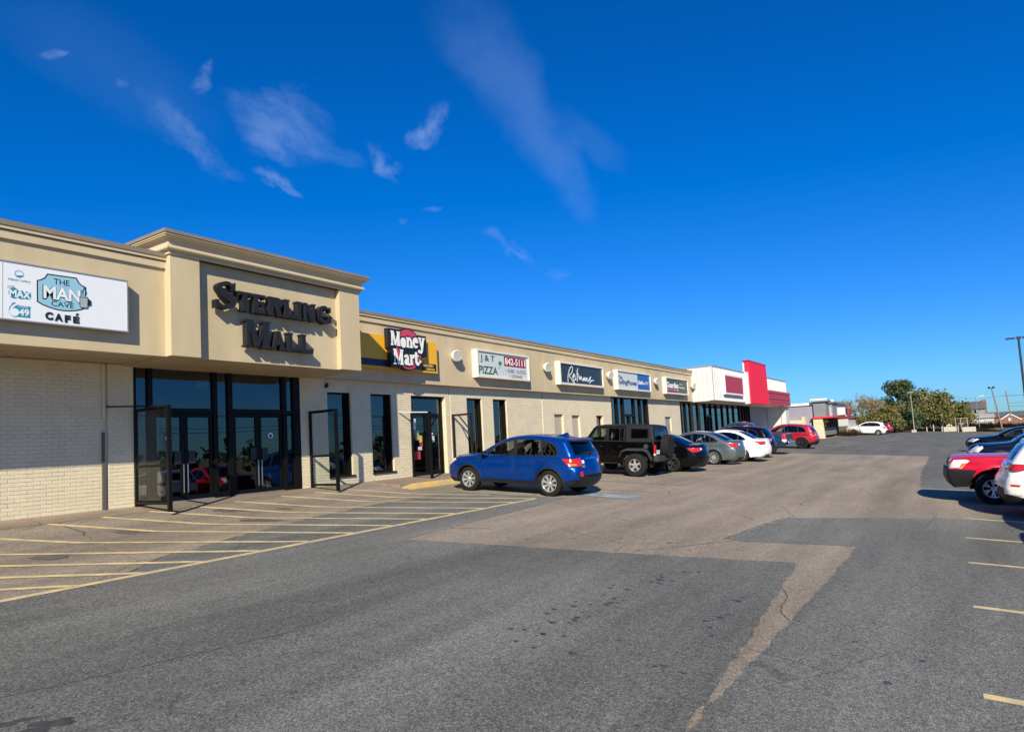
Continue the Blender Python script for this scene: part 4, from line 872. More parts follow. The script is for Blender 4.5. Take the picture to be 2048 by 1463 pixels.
def tyre_mesh(R_, w, rr):
    mb = MB(); h = w/2
    mb.lathe([(rr, -h*.86), (rr+.02, -h), (R_-.06, -h*1.03), (R_-.02, -h*.92), (R_, -h*.7), (R_, -h*.15), (R_-.008, -h*.12), (R_-.008, h*.12), (R_, h*.15), (R_, h*.7), (R_-.02, h*.92), (R_-.06, h*1.03), (rr+.02, h), (rr, h*.86)], (0, 0, 0), (1, 0, 0), 40)
    return mb
def rim_mesh(rr, w, style):
    """outer face towards +x"""
    mb = MB(); f = w/2*.86
    mb.lathe([(rr, -f), (rr*.97, f), (rr*1.0, f+.008), (rr*.93, f+.006), (rr*.90, f-.03), (rr*.88, -f)], (0, 0, 0), (1, 0, 0), 40)
    n, kind = style; xo = f-.012
    def sp(a, r0, r1, w0, w1, x0, x1, th=.02):
        c, s_ = math.cos(a), math.sin(a); V = []
        for r, w_, x in ((r0, w0, x0), (r1, w1, x1)):
            for q in (-1, 1):
                for d in (0, -th): V.append((x+d, r*c-q*w_/2*s_, r*s_+q*w_/2*c))
        mb.add(V, [(0, 2, 6, 4), (1, 5, 7, 3), (0, 4, 5, 1), (2, 3, 7, 6), (0, 1, 3, 2), (4, 6, 7, 5)])
    for i in range(n):
        a = 2*math.pi*i/n+math.pi/2
        if kind == 'twin':
            for d in (-.17, .17): sp(a+d*.6, rr*.17, rr*.93, rr*.13, rr*.14, xo-.012, xo)
        elif kind == 'wide': sp(a, rr*.15, rr*.93, rr*.40, rr*.34, xo-.016, xo)
        elif kind == 'y': 
            sp(a, rr*.15, rr*.55, rr*.24, rr*.16, xo-.014, xo-.004)
            for d in (-.2, .2): sp(a+d*.8, rr*.5, rr*.94, rr*.13, rr*.12, xo-.004, xo)
        else: sp(a, rr*.15, rr*.93, rr*.17, rr*.15, xo-.014, xo)
    mb.lathe([(0, xo), (rr*.13, xo), (rr*.2, xo-.012), (rr*.24, xo-.03), (0, xo-.035)], (0, 0, 0), (1, 0, 0), 16)
    for i in range(5):
        a = 2*math.pi*i/5+.3; mb.lathe([(0, xo+.002), (rr*.025, xo), (rr*.03, xo-.02)], (0, rr*.16*math.cos(a), rr*.16*math.sin(a)), (1, 0, 0), 6)
    return mb
_wm = {}
def wheel(par, x, y, z, R_, w, rr, style, mrim, steer=0.):
    k = (R_, w, rr, style, mrim.name)
    if k not in _wm:
        o = rim_mesh(rr, w, style).build('wheel', mrim, None, smooth=35); t = tyre_mesh(R_, w, rr).build('tyre', M_tyre, None, smooth=40)
        mb = MB(); mb.lathe([(0, -.03), (rr*.86, -.03), (rr*.86, -.05), (0, -.05)], (0, 0, 0), (1, 0, 0), 24); d = mb.build('brake_backing', M_well, None)
        _wm[k] = (o.data, t.data, d.data)
        for q in (o, t, d): bpy.data.objects.remove(q)
    ms_ = _wm[k]; o = bpy.data.objects.new('wheel', ms_[0]); col.objects.link(o); o.parent = par; o.location = (x, y, z); o.rotation_euler = (rg.uniform(0, 1.2), 0, (math.pi if x < 0 else 0)+steer)
    for nm, me in (('tyre', ms_[1]), ('brake_backing', ms_[2])):
        c = bpy.data.objects.new(nm, me); col.objects.link(c); c.parent = o
    return o

def offset_poly(P, d):
    if area2(P) < 0: P = P[::-1]
    n = len(P); out = []
    for i in range(n):
        a = Vector(P[i-1]); b = Vector(P[i]); c = Vector(P[(i+1) % n]); d1 = (b-a).normalized(); d2 = (c-b).normalized()
        n1 = Vector((-d1.y, d1.x)); n2 = Vector((-d2.y, d2.x)); m = (n1+n2)
        m = m/max(.35, m.length_squared)*2 if m.length > 1e-4 else n1
        out.append(tuple(b+m*d))
    return out
def dist_line(p, Q):
    best = 9; x, y = p
    for i in range(len(Q)-1):
        ax, ay = Q[i]; bx, by = Q[i+1]; dx, dy = bx-ax, by-ay; L = dx*dx+dy*dy
        t = max(0, min(1, ((x-ax)*dx+(y-ay)*dy)/L)) if L else 0
        d = math.hypot(x-ax-t*dx, y-ay-t*dy)
        if d < best: best = d
    return best
def car(name, label, cat, S, loc, head=0., group=None, tilt=None):
    """S: the shape. s runs from nose (0) to tail (L) in side view; the body is one skin with its openings cut as regions"""
    L, W, H = S['L'], S['W'], S['H']; sref = L/2
    tl = math.atan(.062)*(1 if abs(head) < 1.6 else -1) if tilt is None else tilt
    T = thing(name, label, cat, loc, group, (tl, 0, head))
    kx, kz = S.get('sc', (1, 1))
    sp = lambda P: [(a*kx, b*kz) for a, b in P]
    prof = [(a*kx, b*kz, c) for a, b, c in S['prof']]
    # smooth the upper outline
    raw = [Vector(p) for p in prof]; out = []; idx = []
    for i in range(len(raw)-1):
        idx.append(len(out)); a = raw[max(0, i-1)]; b = raw[i]; c = raw[i+1]; d = raw[min(len(raw)-1, i+2)]
        k = max(1, int((c-b).length/.09)); sm = S.get('smooth', 1)
        for j in range(k):
            t = j/k
            q = .5*((2*b)+(c-a)*t+(2*a-5*b+4*c-d)*t*t+(3*b-a-3*c+d)*t**3) if sm else b+(c-b)*t
            out.append(q)
    idx.append(len(out)); out.append(raw[-1])
    O2 = [(p.x, p.y) for p in out]; nO = len(O2)
    zb0, zb1 = S['belt']; zb0 *= kz; zb1 *= kz
    belt = lambda s: zb0+(zb1-zb0)*s/L
    r = S.get('fil', .09); tum = S.get('tum', .30); ef, er = S.get('ends', (.8, .6)); tf, tr_ = S.get('taper', (.20, .14))
    Rw = S['tyre'][0]; Ra = Rw+S.get('gap', .045); wf, wr = S['wheels'][0]*kx, S['wheels'][1]*kx; zl = S['sill']*kz
    def half(s, z, d):
        b = W/2; b -= W/2*tf*max(0, (ef-s)/ef)**2.3; b -= W/2*tr_*max(0, (er-(L-s))/er)**2.3
        zz = belt(s); zm = zl+(zz-zl)*.52
        if z > zz: b -= tum*(z-zz)+.018
        elif z > zm: b -= .018*((z-zm)/(zz-zm))**2
        else: b -= .055*((zm-z)/(zm-zl+.001))**2
        cz = S.get('crease', .82)*zz
        b -= S.get('cr', .012)*math.exp(-((z-cz+.035)/.035)**2)
        for w_ in (wf, wr):
            dd = math.hypot(s-w_, z-Rw)-Ra; b += S.get('flare', .022)*math.exp(-(max(0, dd)/.07)**2)
        if d < r: b -= r*(1-math.sqrt(max(0, 1-(1-d/r)**2)))
        return b
    hw = [half(s, z, 0) for s, z in O2]
    nrm = []
    for i in range(nO):
        a = Vector(O2[max(0, i-1)]); b = Vector(O2[min(nO-1, i+1)]); d = (b-a).normalized(); nrm.append((-d.y, d.x))
    if nrm[nO//2][1] < 0: nrm = [(-a, -b) for a, b in nrm]
    parts = {}
    def get(k, m):
        if k not in parts: parts[k] = (MB(), m)
        return parts[k][0]
    # ------ side skins
    arch = lambda c: [(c+Ra*math.cos(t), Rw+Ra*math.sin(t)) for t in [math.pi*i/16 for i in range(17)]]
    zend0, zend1 = O2[0][1], O2[-1][1]
    bottom = [(wr+Ra+.02, zl*.95)] + [p for p in arch(wr) if p[1] > zl] + [((wr-Ra), zl), ((wf+Ra), zl)] + [p for p in arch(wf) if p[1] > zl] + [(wf-Ra-.02, zl*.95)]
    if bottom[0][0] > O2[-1][0]-.03: bottom = bottom[1:]
    if bottom[-1][0] < O2[0][0]+.03: bottom = bottom[:-1]
    outer = O2+bottom
    regs = [('body', S['paint'], outer)]
    for nm, m, P in S.get('side', []):
        P = sp(P)
        if nm == 'door': regs.append(('gap', None, P)); regs.append(('door', m, offset_poly(P, .006)))
        else: regs.append((nm, m, P))
    V = []; F = []
    for nm, m, P in regs:
        P = P if area2(P) > 0 else P[::-1]; F.append(list(range(len(V), len(V)+len(P)))); V += [Vector(p) for p in P]
    for i in range(0, nO):
        for k in (.08, .3, .6, 1.0, 1.5):
            V.append(Vector((O2[i][0]-nrm[i][0]*r*k, O2[i][1]-nrm[i][1]*r*k)))
    s = .1
    while s < L:
        z = zl+.04
        while z < H:
            if dist_line((s, z), O2) > r*1.6: V.append(Vector((s, z)))
            z += .055
        s += .1
    res = delaunay_2d_cdt(V, [], F, 1, 1e-4); v2 = res[0]; tris = res[2]; of = res[5]
    dl = [dist_line(v, O2) for v in v2]; hx = [half(v.x, v.y, d) for v, d in zip(v2, dl)]
    for f, o_ in zip(tris, of):
        if 0 not in o_: continue
        k = max(o_); nm, m, _ = regs[k]
        if nm == 'gap': continue
        if area2([v2[i] for i in f]) < 0: f = f[::-1]
        dz = .0
        for sd in (-1, 1):
            key = (nm+str(k) if nm in ('door', 'pane') else nm, sd) if nm not in ('body', 'cladding', 'window_trim') else (nm, 0)
            mb = get(key, m)
            tri = [(sd*hx[i], sref-v2[i].x, v2[i].y) for i in f]
            mb.add(tri if sd < 0 else tri[::-1], [(0, 1, 2)])
    # ------ crown skin over nose, roof and tail
    arc = [0]
    for i in range(1, nO): arc.append(arc[-1]+math.hypot(O2[i][0]-O2[i-1][0], O2[i][1]-O2[i-1][1]))
    def t_at(t):                                            # profile vertex number -> arc length
        i = int(t); f = t-i
        a = arc[idx[i]]; b = arc[idx[min(i+1, len(idx)-1)]]; return a+(b-a)*f
    Hw = W/2; regs2 = [('body', S['paint'], [(arc[0], -Hw), (arc[-1], -Hw), (arc[-1], Hw), (arc[0], Hw)], 0)]
    for nm, m, P, mir in S.get('crown', []):
        for sg in ((1, -1) if mir else (1,)): regs2.append((nm, m, [(t_at(a), sg*b*Hw) for a, b in P], sg if mir else 0))
    V = []; F = []
    # border vertices must equal the side outline
    q = [(a, -Hw) for a in arc]+[(a, Hw) for a in reversed(arc)]; regs2[0] = (*regs2[0][:2], q, 0)
    for nm, m, P, sg in regs2:
        P = P if area2(P) > 0 else P[::-1]; F.append(list(range(len(V), len(V)+len(P)))); V += [Vector(p) for p in P]
    for i in range(1, nO-1):
        for u in (-.97, -.9, -.78, -.6, -.4, -.2, 0, .2, .4, .6, .78, .9, .97): V.append(Vector((arc[i], u*Hw)))
    res = delaunay_2d_cdt(V, [], F, 1, 1e-4); v2 = res[0]; tris = res[2]; of = res[5]
    def crown(v):
        a = max(0, min(arc[-1], v.x)); u = max(-1, min(1, v.y/Hw)); j = 0
        lo, hi = 0, nO-1
        while hi-lo > 1:
            mid = (lo+hi)//2
            if arc[mid] <= a: lo = mid
            else: hi = mid
        f = (a-arc[lo])/max(1e-9, arc[hi]-arc[lo]); l = lambda A: A[lo]+(A[hi]-A[lo])*f
        c = out[lo].z+(out[hi].z-out[lo].z)*f; bow = c*(1-u*u)
        nx = nrm[lo][0]+(nrm[hi][0]-nrm[lo][0])*f; nz = nrm[lo][1]+(nrm[hi][1]-nrm[lo][1])*f
        s_ = O2[lo][0]+(O2[hi][0]-O2[lo][0])*f+nx*bow; z_ = O2[lo][1]+(O2[hi][1]-O2[lo][1])*f+nz*bow
        return (u*l(hw), sref-s_, z_)
    P3 = [crown(v) for v in v2]
    for f, o_ in zip(tris, of):
        k = max(o_); nm, m, _, sg = regs2[k]; f = f if area2([v2[i] for i in f]) < 0 else f[::-1]
        get((nm, sg if nm not in ('body', 'cladding', 'window_trim') else 0), m).add([P3[i] for i in f], [(0, 1, 2)])
    # ------ objects
    hnd = S.get('handle')
    for (nm, sd), (mb, m) in parts.items():
        base = ''.join(ch for ch in nm if not ch.isdigit())
        nmx = {'pane': 'side_window'}.get(base, base)
        o = mb.build(nmx, m, None, smooth=42, merge=True); o.parent = T
        if S.get('solid_glass') is None and base in ('body',): pass
        if base == 'door' and hnd:
            P = sp(S['side'][int(nm[4:]) and [i for i, g in enumerate(regs) if g[0]+str(i) == nm][0]-0][2]) if False else regs[int(nm[4:])][2]
            s1 = max(p[0] for p in P)-.12; zh = hnd*kz; x = half(s1-.08, zh, 1)
            h = MB(); h.box(min(sd*(x+.004), sd*(x+.034)), max(sd*(x+.004), sd*(x+.034)), sref-s1, sref-s1+.17, zh-.014, zh+.014); hh = h.build('door_handle', S.get('mh', S['paint']), None, bevel=.008); hh.parent = o
    # ------ wells, floor, cabin
    mb = MB()
    mb.box(-W/2+.14, W/2-.14, sref-(wf-Ra-.12), sref-(wf+Ra), zl+.04, .55*kz); mb.v = []; mb.f = []
    for w_ in (wf, wr):
        for sd in (-1, 1):
            n = 16; V = []
            for i in range(n+1):
                t = math.pi*1.08*i/n-.04*math.pi; 
                for x in (half(w_, Rw+Ra, 1)-.012, W/2-.42): V.append((sd*x, sref-w_-(Ra+.004)*math.cos(t), Rw+(Ra+.004)*math.sin(t)))
            mb.add(V, [(2*i, 2*i+1, 2*i+3, 2*i+2) for i in range(n)]); c = [V[2*i+1] for i in range(n+1)]; mb.add(c, [tuple(range(n+1))])
    mb.box(-W/2+.10, W/2-.10, sref-(wr-Ra-.01), sref-(wf+Ra+.01), zl+.02, zl+.10); mb.box(-W/2+.44, W/2-.44, sref-(L-.35), sref-.35, zl+.02, zl+.22)
    if O2[-1][0]-(wr+Ra) > .2: mb.box(-W/2+.22, W/2-.22, sref-(L-.22), sref-(wr+Ra+.02), zl+.10, zl+.3)
    if wf-Ra > .25: mb.box(-W/2+.22, W/2-.22, sref-(wf-Ra-.02), sref-.2, zl+.10, zl+.3)
    o = mb.build('underbody', M_well, None); o.parent = T
    c0, c1 = S['cab'][0]*kx, S['cab'][1]*kx; hb = belt((c0+c1)/2); mb = MB()
    for sd in (-1, 1): mb.box(*sorted((sd*(W/2-.13), sd*(W/2-.115))), sref-c1, sref-c0, zl+.1, hb-.07)
    mb.box(-W/2+.12, W/2-.12, sref-c0-.42, sref-c0+.02, zl+.1, hb-.03); mb.box(-W/2+.12, W/2-.12, sref-c1, sref-c1+.4, zl+.1, hb-.12); mb.box(-W/2+.12, W/2-.12, sref-c1, sref-c0, zl+.1, zl+.16)
    o = mb.build('cabin_lining', M_seat, None); o.parent = T
    mb = MB()
    for row, ss in enumerate(S['seats']):
        ss *= kx
        for x in ((-.38, .38) if row == 0 else (-.40, .0, .40)):
            y = sref-ss; w_ = .24 if row == 0 else .19; zt = hb+.28*kz
            V = []
            for z, wq, dy in ((hb-.45, w_, .02), (hb, w_, -.06), (zt-.13, w_*.86, -.13), (zt-.12, w_*.45, -.13), (zt-.05, w_*.52, -.15), (zt+.06, w_*.48, -.17)):
                for sx, sy in ((-1, 0), (1, 0), (1, -1), (-1, -1)): V.append((x+sx*wq, y+dy+sy*.1, z))
            mb.add(V, [(4*i+j, 4*i+(j+1) % 4, 4*i+4+(j+1) % 4, 4*i+4+j) for i in range(5) for j in range(4)]+[(20, 21, 22, 23)])
    o = mb.build('seat', M_seat, None, smooth=50); o.parent = T
    mb = MB(); sy = sref-S['seats'][0]*kx+.62; mb.lathe([(.17+.013*math.cos(t), .013*math.sin(t)) for t in [2*math.pi*i/6 for i in range(6)]], (-.38, sy, hb+.02), (0, -.85, .5), 20, True); mb.box(-.54, -.22, sy-.01, sy+.01, hb+.01, hb+.035); o = mb.build('steering_wheel', M_plas, None, smooth=50); o.parent = T
    # ------ wheels
    tw = S['tyre'][1]; wx = W/2-tw/2-S.get('inset', .012)
    for sd in (-1, 1):
        wheel(T, sd*wx, sref-wf, Rw, Rw, tw, S['tyre'][2], S['rim'][0], S['rim'][1], S.get('steer', 0)); wheel(T, sd*wx, sref-wr, Rw, Rw, tw, S['tyre'][2], S['rim'][0], S['rim'][1])
    # ------ mirrors
    if S.get('mirror'):
        ms_, mz = S['mirror'][0]*kx, S['mirror'][1]*kz
        for sd in (-1, 1):
            x = half(ms_, mz, 1); mb = MB(); V = []
            for dy, k in ((.0, .80), (.05, 1.0), (.12, .85), (.155, .45)):
                for i in range(10):
                    t = 2*math.pi*i/10; ct, st_ = math.cos(t), math.sin(t)
                    V.append((sd*(x+.10+.10*k*math.copysign(abs(ct)**.6, ct)), sref-ms_+dy-.05, mz+.05+.068*k*math.copysign(abs(st_)**.6, st_)))
            mb.add(V, [(10*i+j, 10*i+(j+1) % 10, 10*i+10+(j+1) % 10, 10*i+10+j) for i in range(3) for j in range(10)]+[tuple(range(10)), tuple(range(30, 40))])
            mb.bar((sd*(x-.02), sref-ms_+.02, mz), (sd*(x+.08), sref-ms_+.02, mz+.02), .05, .03); o = mb.build('mirror', S.get('mm', S['paint']), None, smooth=45); o.parent = T
            g = MB(); g.add([(v[0], v[1]-.001, v[2]) for v in V[:10]], [tuple(range(10))]); q = g.build('mirror_glass', M_chrome, None); q.parent = o
    # ------ plate and small fittings
    if S.get('plate'):
        ps, pz = S['plate'][0]*kx, S['plate'][1]*kz; ang = S['plate'][2]
        mb = MB(); mb.box(-.155, .155, -.008, .0, -.078, .078); o = mb.build('licence_plate', M_plate, None); o.parent = T; o.location = (0, sref-ps, pz); o.rotation_euler = (ang, 0, 0)
        mb = MB()
        for i in range(6): mb.box(-.125+.043*i, -.10+.043*i, -.0095, -.0085, -.03, .035)
        mb.box(-.11, .11, -.0095, -.0085, .05, .062); q = mb.build('plate_lettering', M_ptxt, None); q.parent = o
    T['dims'] = 0; del T['dims']
    return T, (half, sref, belt, kx, kz)
def add_local(T, mb, name, m, **k):
    o = mb.build(name, m, None, **k); o.parent = T; return o

# ---- shapes
def suv(pt, L=4.36, W=1.77, H=1.64, glass_rear=M_pg2, clad=True, **k):
    S = dict(L=L, W=W, H=H, sc=(L/4.36, H/1.64), paint=pt, belt=(1.06, 1.115), sill=.29, wheels=(.88, 3.55), tyre=(.345, .215, .228), rim=((8, 'twin'), M_alloy), cab=(1.2, 3.9), seats=(2.15, 3.0), mirror=(1.52, 1.08), handle=.93,
        prof=[(.20, .24, .10), (.05, .34, .16), (.01, .50, .20), (.02, .68, .20), (.09, .83, .17), (.26, .94, .11), (.6, 1.005, .06), (1.0, 1.06, .045), (1.22, 1.10, .045), (1.50, 1.27, .06), (1.80, 1.43, .06), (2.12, 1.56, .05), (2.5, 1.62, .04), (2.95, 1.635, .035), (3.4, 1.605, .035), (3.78, 1.555, .04), (3.98, 1.515, .05),
              (4.00, 1.47, .05), (4.14, 1.25, .07), (4.235, 1.08, .09), (4.27, .96, .11), (4.285, .86, .12), (4.325, .76, .14), (4.355, .62, .15), (4.34, .46, .13), (4.26, .33, .10), (4.14, .27, .07)],
        side=[('cladding', M_plas, [(.88+.455*math.cos(t), .345+.455*math.sin(t)) for t in [math.pi*i/16 for i in range(-1, 18)]]+[(.88-.34, .28), (.88+.34, .28)]), ('cladding', M_plas, [(3.55+.455*math.cos(t), .345+.455*math.sin(t)) for t in [math.pi*i/16 for i in range(-1, 18)]]+[(3.55-.34, .28), (3.55+.34, .28)]),
              ('cladding', M_plas, [(1.2, .28), (3.2, .28), (3.14, .40), (1.3, .40)]), ('cladding', M_plas, [(.10, .25), (.45, .25), (.45, .36), (.04, .42)]), ('cladding', M_plas, [(3.97, .25), (4.3, .25), (4.36, .47), (4.0, .40)])] if clad else [],
        crown=[('windshield', M_ws, [(8.1, -.93), (10.95, -.93), (10.95, .93), (8.1, .93)], 0), ('rear_window', glass_rear, [(17.05, -.88), (18.75, -.93), (18.75, .93), (17.05, .88)], 0),
               ('grille', M_plas, [(1.2, -.5), (2.6, -.62), (2.6, .62), (1.2, .5)], 0), ('cladding', M_plas, [(23.2, -.99), (26, -.99), (26, .99), (23.2, .99)], 0), ('cladding', M_plas, [(0, -.99), (1.2, -.99), (1.2, .99), (0, .99)], 0)])
    dlo = [(1.44, 1.08), (1.80, 1.345), (2.13, 1.475), (2.5, 1.545), (2.95, 1.555), (3.3, 1.525), (3.58, 1.45), (3.74, 1.33), (3.81, 1.15), (3.78, 1.10), (2.5, 1.075)]
    S['side'] += [('window_trim', M_plas, dlo), ('pane', M_cg, [(1.55, 1.10), (1.83, 1.325), (2.14, 1.45), (2.36, 1.495), (2.44, 1.10)]), ('pane', M_cg if k.get('clear') else glass_rear, [(2.53, 1.10), (2.47, 1.515), (2.95, 1.53), (3.22, 1.505), (3.30, 1.12)]), ('pane', glass_rear, [(3.37, 1.12), (3.29, 1.495), (3.56, 1.42), (3.71, 1.31), (3.77, 1.15), (3.75, 1.12)]),
                  ('door', pt, [(1.40, .42), (1.34, .75), (1.36, 1.045), (2.45, 1.06), (2.47, .42)]), ('door', pt, [(2.475, .42), (2.455, 1.06), (3.36, 1.08), (3.42, .92), (3.22, .70), (3.10, .42)])]
    S['side'] += k.get('sl', [('taillight', M_tail, [(3.93, 1.03), (4.3, 1.03), (4.4, .84), (4.12, .83)]), ('indicator', M_tamber, [(4.10, .905), (4.4, .905), (4.4, .84), (4.12, .84)]), ('headlight', M_clear, [(.0, .80), (.28, .945), (.42, .91), (.14, .75)]), ('indicator', M_tamber, [(.16, .80), (.35, .90), (.42, .905), (.20, .775)])])
    S['crown'] += k.get('cl', [('taillight', M_tail, [(19.35, .70), (21.3, .74), (21.3, 1.), (19.35, 1.)], 1), ('reversing_lamp', M_clear, [(19.9, .56), (20.8, .56), (20.8, .70), (19.9, .70)], 1), ('chrome_strip', M_chrome, [(19.45, -.42), (19.8, -.42), (19.8, .42), (19.45, .42)], 0), ('headlight', M_clear, [(3.2, .62), (4.7, .80), (4.7, 1.), (3.2, 1.)], 1), ('rear_reflector', M_tail, [(22.6, .80), (23.4, .80), (23.4, .93), (22.6, .93)], 1)])
    S.update({a: b for a, b in k.items() if a not in ('sl', 'cl', 'clear')}); return S
def sedan(pt, L=4.59, W=1.755, H=1.47, **k):
    gr = k.get('gr', M_cg)
    S = dict(L=L, W=W, H=H, sc=(L/4.59, H/1.47), paint=pt, belt=(.955, 1.005), sill=.235, wheels=(.93, 3.58), tyre=(.318, .205, .205), rim=((9, 'one'), M_alloy), cab=(1.3, 3.55), seats=(2.15, 2.95), mirror=(1.62, .97), handle=.80, fil=.08, taper=(.22, .17),
        prof=[(.20, .19, .10), (.06, .28, .15), (.01, .42, .20), (.02, .56, .20), (.10, .68, .17), (.28, .77, .11), (.65, .85, .06), (1.05, .915, .05), (1.32, .965, .05), (1.62, 1.13, .06), (1.95, 1.29, .06), (2.28, 1.41, .05), (2.62, 1.462, .04), (3.0, 1.455, .035), (3.32, 1.405, .04), (3.62, 1.29, .05), (3.92, 1.14, .06), (4.12, 1.055, .06),
              (4.35, 1.045, .06), (4.49, 1.035, .07), (4.515, .99, .09), (4.53, .86, .12), (4.565, .70, .15), (4.59, .56, .16), (4.57, .40, .14), (4.49, .27, .10), (4.36, .22, .07)],
        crown=[('windshield', M_ws, [(8.1, -.93), (10.95, -.92), (10.95, .92), (8.1, .93)], 0), ('rear_window', k.get('rg', M_cg), [(14.15, -.86), (16.75, -.90), (16.75, .90), (14.15, .86)], 0), ('grille', M_plas, [(1.5, -.45), (3.0, -.55), (3.0, .55), (1.5, .45)], 0), ('bumper_insert', M_plas, [(24.2, -.75), (26, -.75), (26, .75), (24.2, .75)], 0)])
    S['side'] = [('window_trim', M_plas, [(1.58, .965), (1.95, 1.20), (2.28, 1.325), (2.62, 1.382), (2.98, 1.375), (3.27, 1.325), (3.52, 1.23), (3.72, 1.11), (3.78, 1.045), (3.70, 1.0), (2.5, .965)]), ('pane', M_cg, [(1.72, .99), (1.97, 1.18), (2.29, 1.30), (2.50, 1.335), (2.56, .99)]), ('pane', gr, [(2.65, .995), (2.62, 1.355), (2.97, 1.352), (3.24, 1.305), (3.36, 1.255), (3.38, 1.02)]), ('pane', gr, [(3.43, 1.03), (3.43, 1.24), (3.56, 1.18), (3.68, 1.09), (3.72, 1.04)]),
                 ('door', pt, [(1.50, .30), (1.44, .62), (1.48, .935), (2.58, .95), (2.62, .30)]), ('door', pt, [(2.625, .30), (2.59, .95), (3.42, .965), (3.50, .82), (3.27, .60), (3.12, .30)])]
    S['side'] += k.get('sl', [('taillight', M_tail, [(4.16, .965), (4.55, .975), (4.6, .80), (4.36, .80)]), ('headlight', M_clear, [(.02, .60), (.35, .785), (.50, .755), (.20, .58)])])
    S['crown'] += k.get('cl', [('taillight', M_tail, [(20.15, .70), (21.25, .72), (21.25, 1.), (20.15, 1.)], 1), ('reversing_lamp', M_clear, [(20.35, .52), (20.95, .52), (20.95, .70), (20.35, .70)], 1), ('headlight', M_clear, [(3.2, .62), (4.9, .80), (4.9, 1.), (3.2, 1.)], 1)])
    S.update({a: b for a, b in k.items() if a not in ('sl', 'cl', 'gr', 'rg')}); return S
PARK = 'cars parked nose in along the shops'; FACING = 'vehicles parked on the far right side of the lot'
def at(x, y): return (x, y, lot(x, y))
def place(S, x, yrear_wheel):  # nose towards the shops, rear axle at the given distance
    return at(x, yrear_wheel+(S['wheels'][1]*S['sc'][0]-S['L']/2))
# 1 blue crossover
P_blue = paint('metallic_blue', (.0005, .042, .255), .5, .3, .45, .2)
S = suv(P_blue, H=1.60, glass_rear=M_pg2, clear=True, plate=(4.285, .93, .12), flare=.03, mm=M_plas, cr=.02)
T, (hf, sr, bl, kx, kz) = car('parked_crossover', 'metallic blue crossover parked beside the yellow hatching nearest the camera', 'car', S, place(S, 16.2, 9.06), 0, PARK)
mb = MB(); mb.add([(-.62, sr-3.92, 1.546), (.62, sr-3.92, 1.546), (.60, sr-4.13, 1.497), (-.60, sr-4.13, 1.497), (-.60, sr-4.12, 1.468), (.60, sr-4.12, 1.468), (.62, sr-3.96, 1.483), (-.62, sr-3.96, 1.483)], [(0, 1, 2, 3), (3, 2, 5, 4), (4, 5, 6, 7), (0, 3, 4, 7), (1, 6, 5, 2)]); add_local(T, mb, 'roof_spoiler', P_blue)
mb = MB(); mb.add([(0, sr-3.42, 1.60), (.02, sr-3.66, 1.60), (-.02, sr-3.66, 1.60), (0, sr-3.67, 1.685), (0, sr-3.56, 1.665)], [(0, 1, 3, 4), (0, 4, 3, 2), (1, 2, 3)]); mb.add([(-.045, sr-3.36, 1.60), (.045, sr-3.36, 1.60), (.05, sr-3.70, 1.585), (-.05, sr-3.70, 1.585), (0, sr-3.40, 1.625), (0, sr-3.68, 1.635)], [(0, 1, 4), (1, 2, 5, 4), (2, 3, 5), (3, 0, 4, 5)]); add_local(T, mb, 'antenna_fin', P_blue)
mb = MB(); mb.bar((.02, sr-4.275, 1.075), (.36, sr-4.235, 1.16), .02); mb.box(-.04, .04, sr-4.33, sr-4.26, 1.04, 1.085); add_local(T, mb, 'rear_wiper', M_plas)
mb = MB(); x = -hf(1.25, .98, 1)-.004; mb.box(x-.004, x+.004, sr-1.33, sr-1.19, .945, .972); add_local(T, mb, 'wing_badge', M_chrome)
mb = MB(); mb.box(-.60, -.46, sr-4.415, sr-4.40, .78, .84); add_local(T, mb, 'tailgate_badge', M_chrome)
mb = MB()
for a in (90, 210, 330): mb.add([(.045*math.cos(R(a))*q+.0, sr-4.372, 1.035+.045*math.sin(R(a))*q) for q in (0,)]+[(.03*math.cos(R(a+35)), sr-4.372, 1.035+.03*math.sin(R(a+35))), (.058*math.cos(R(a)), sr-4.372, 1.035+.058*math.sin(R(a))), (.03*math.cos(R(a-35)), sr-4.372, 1.035+.03*math.sin(R(a-35)))], [(0, 1, 2, 3)])
add_local(T, mb, 'tailgate_emblem', M_chrome)
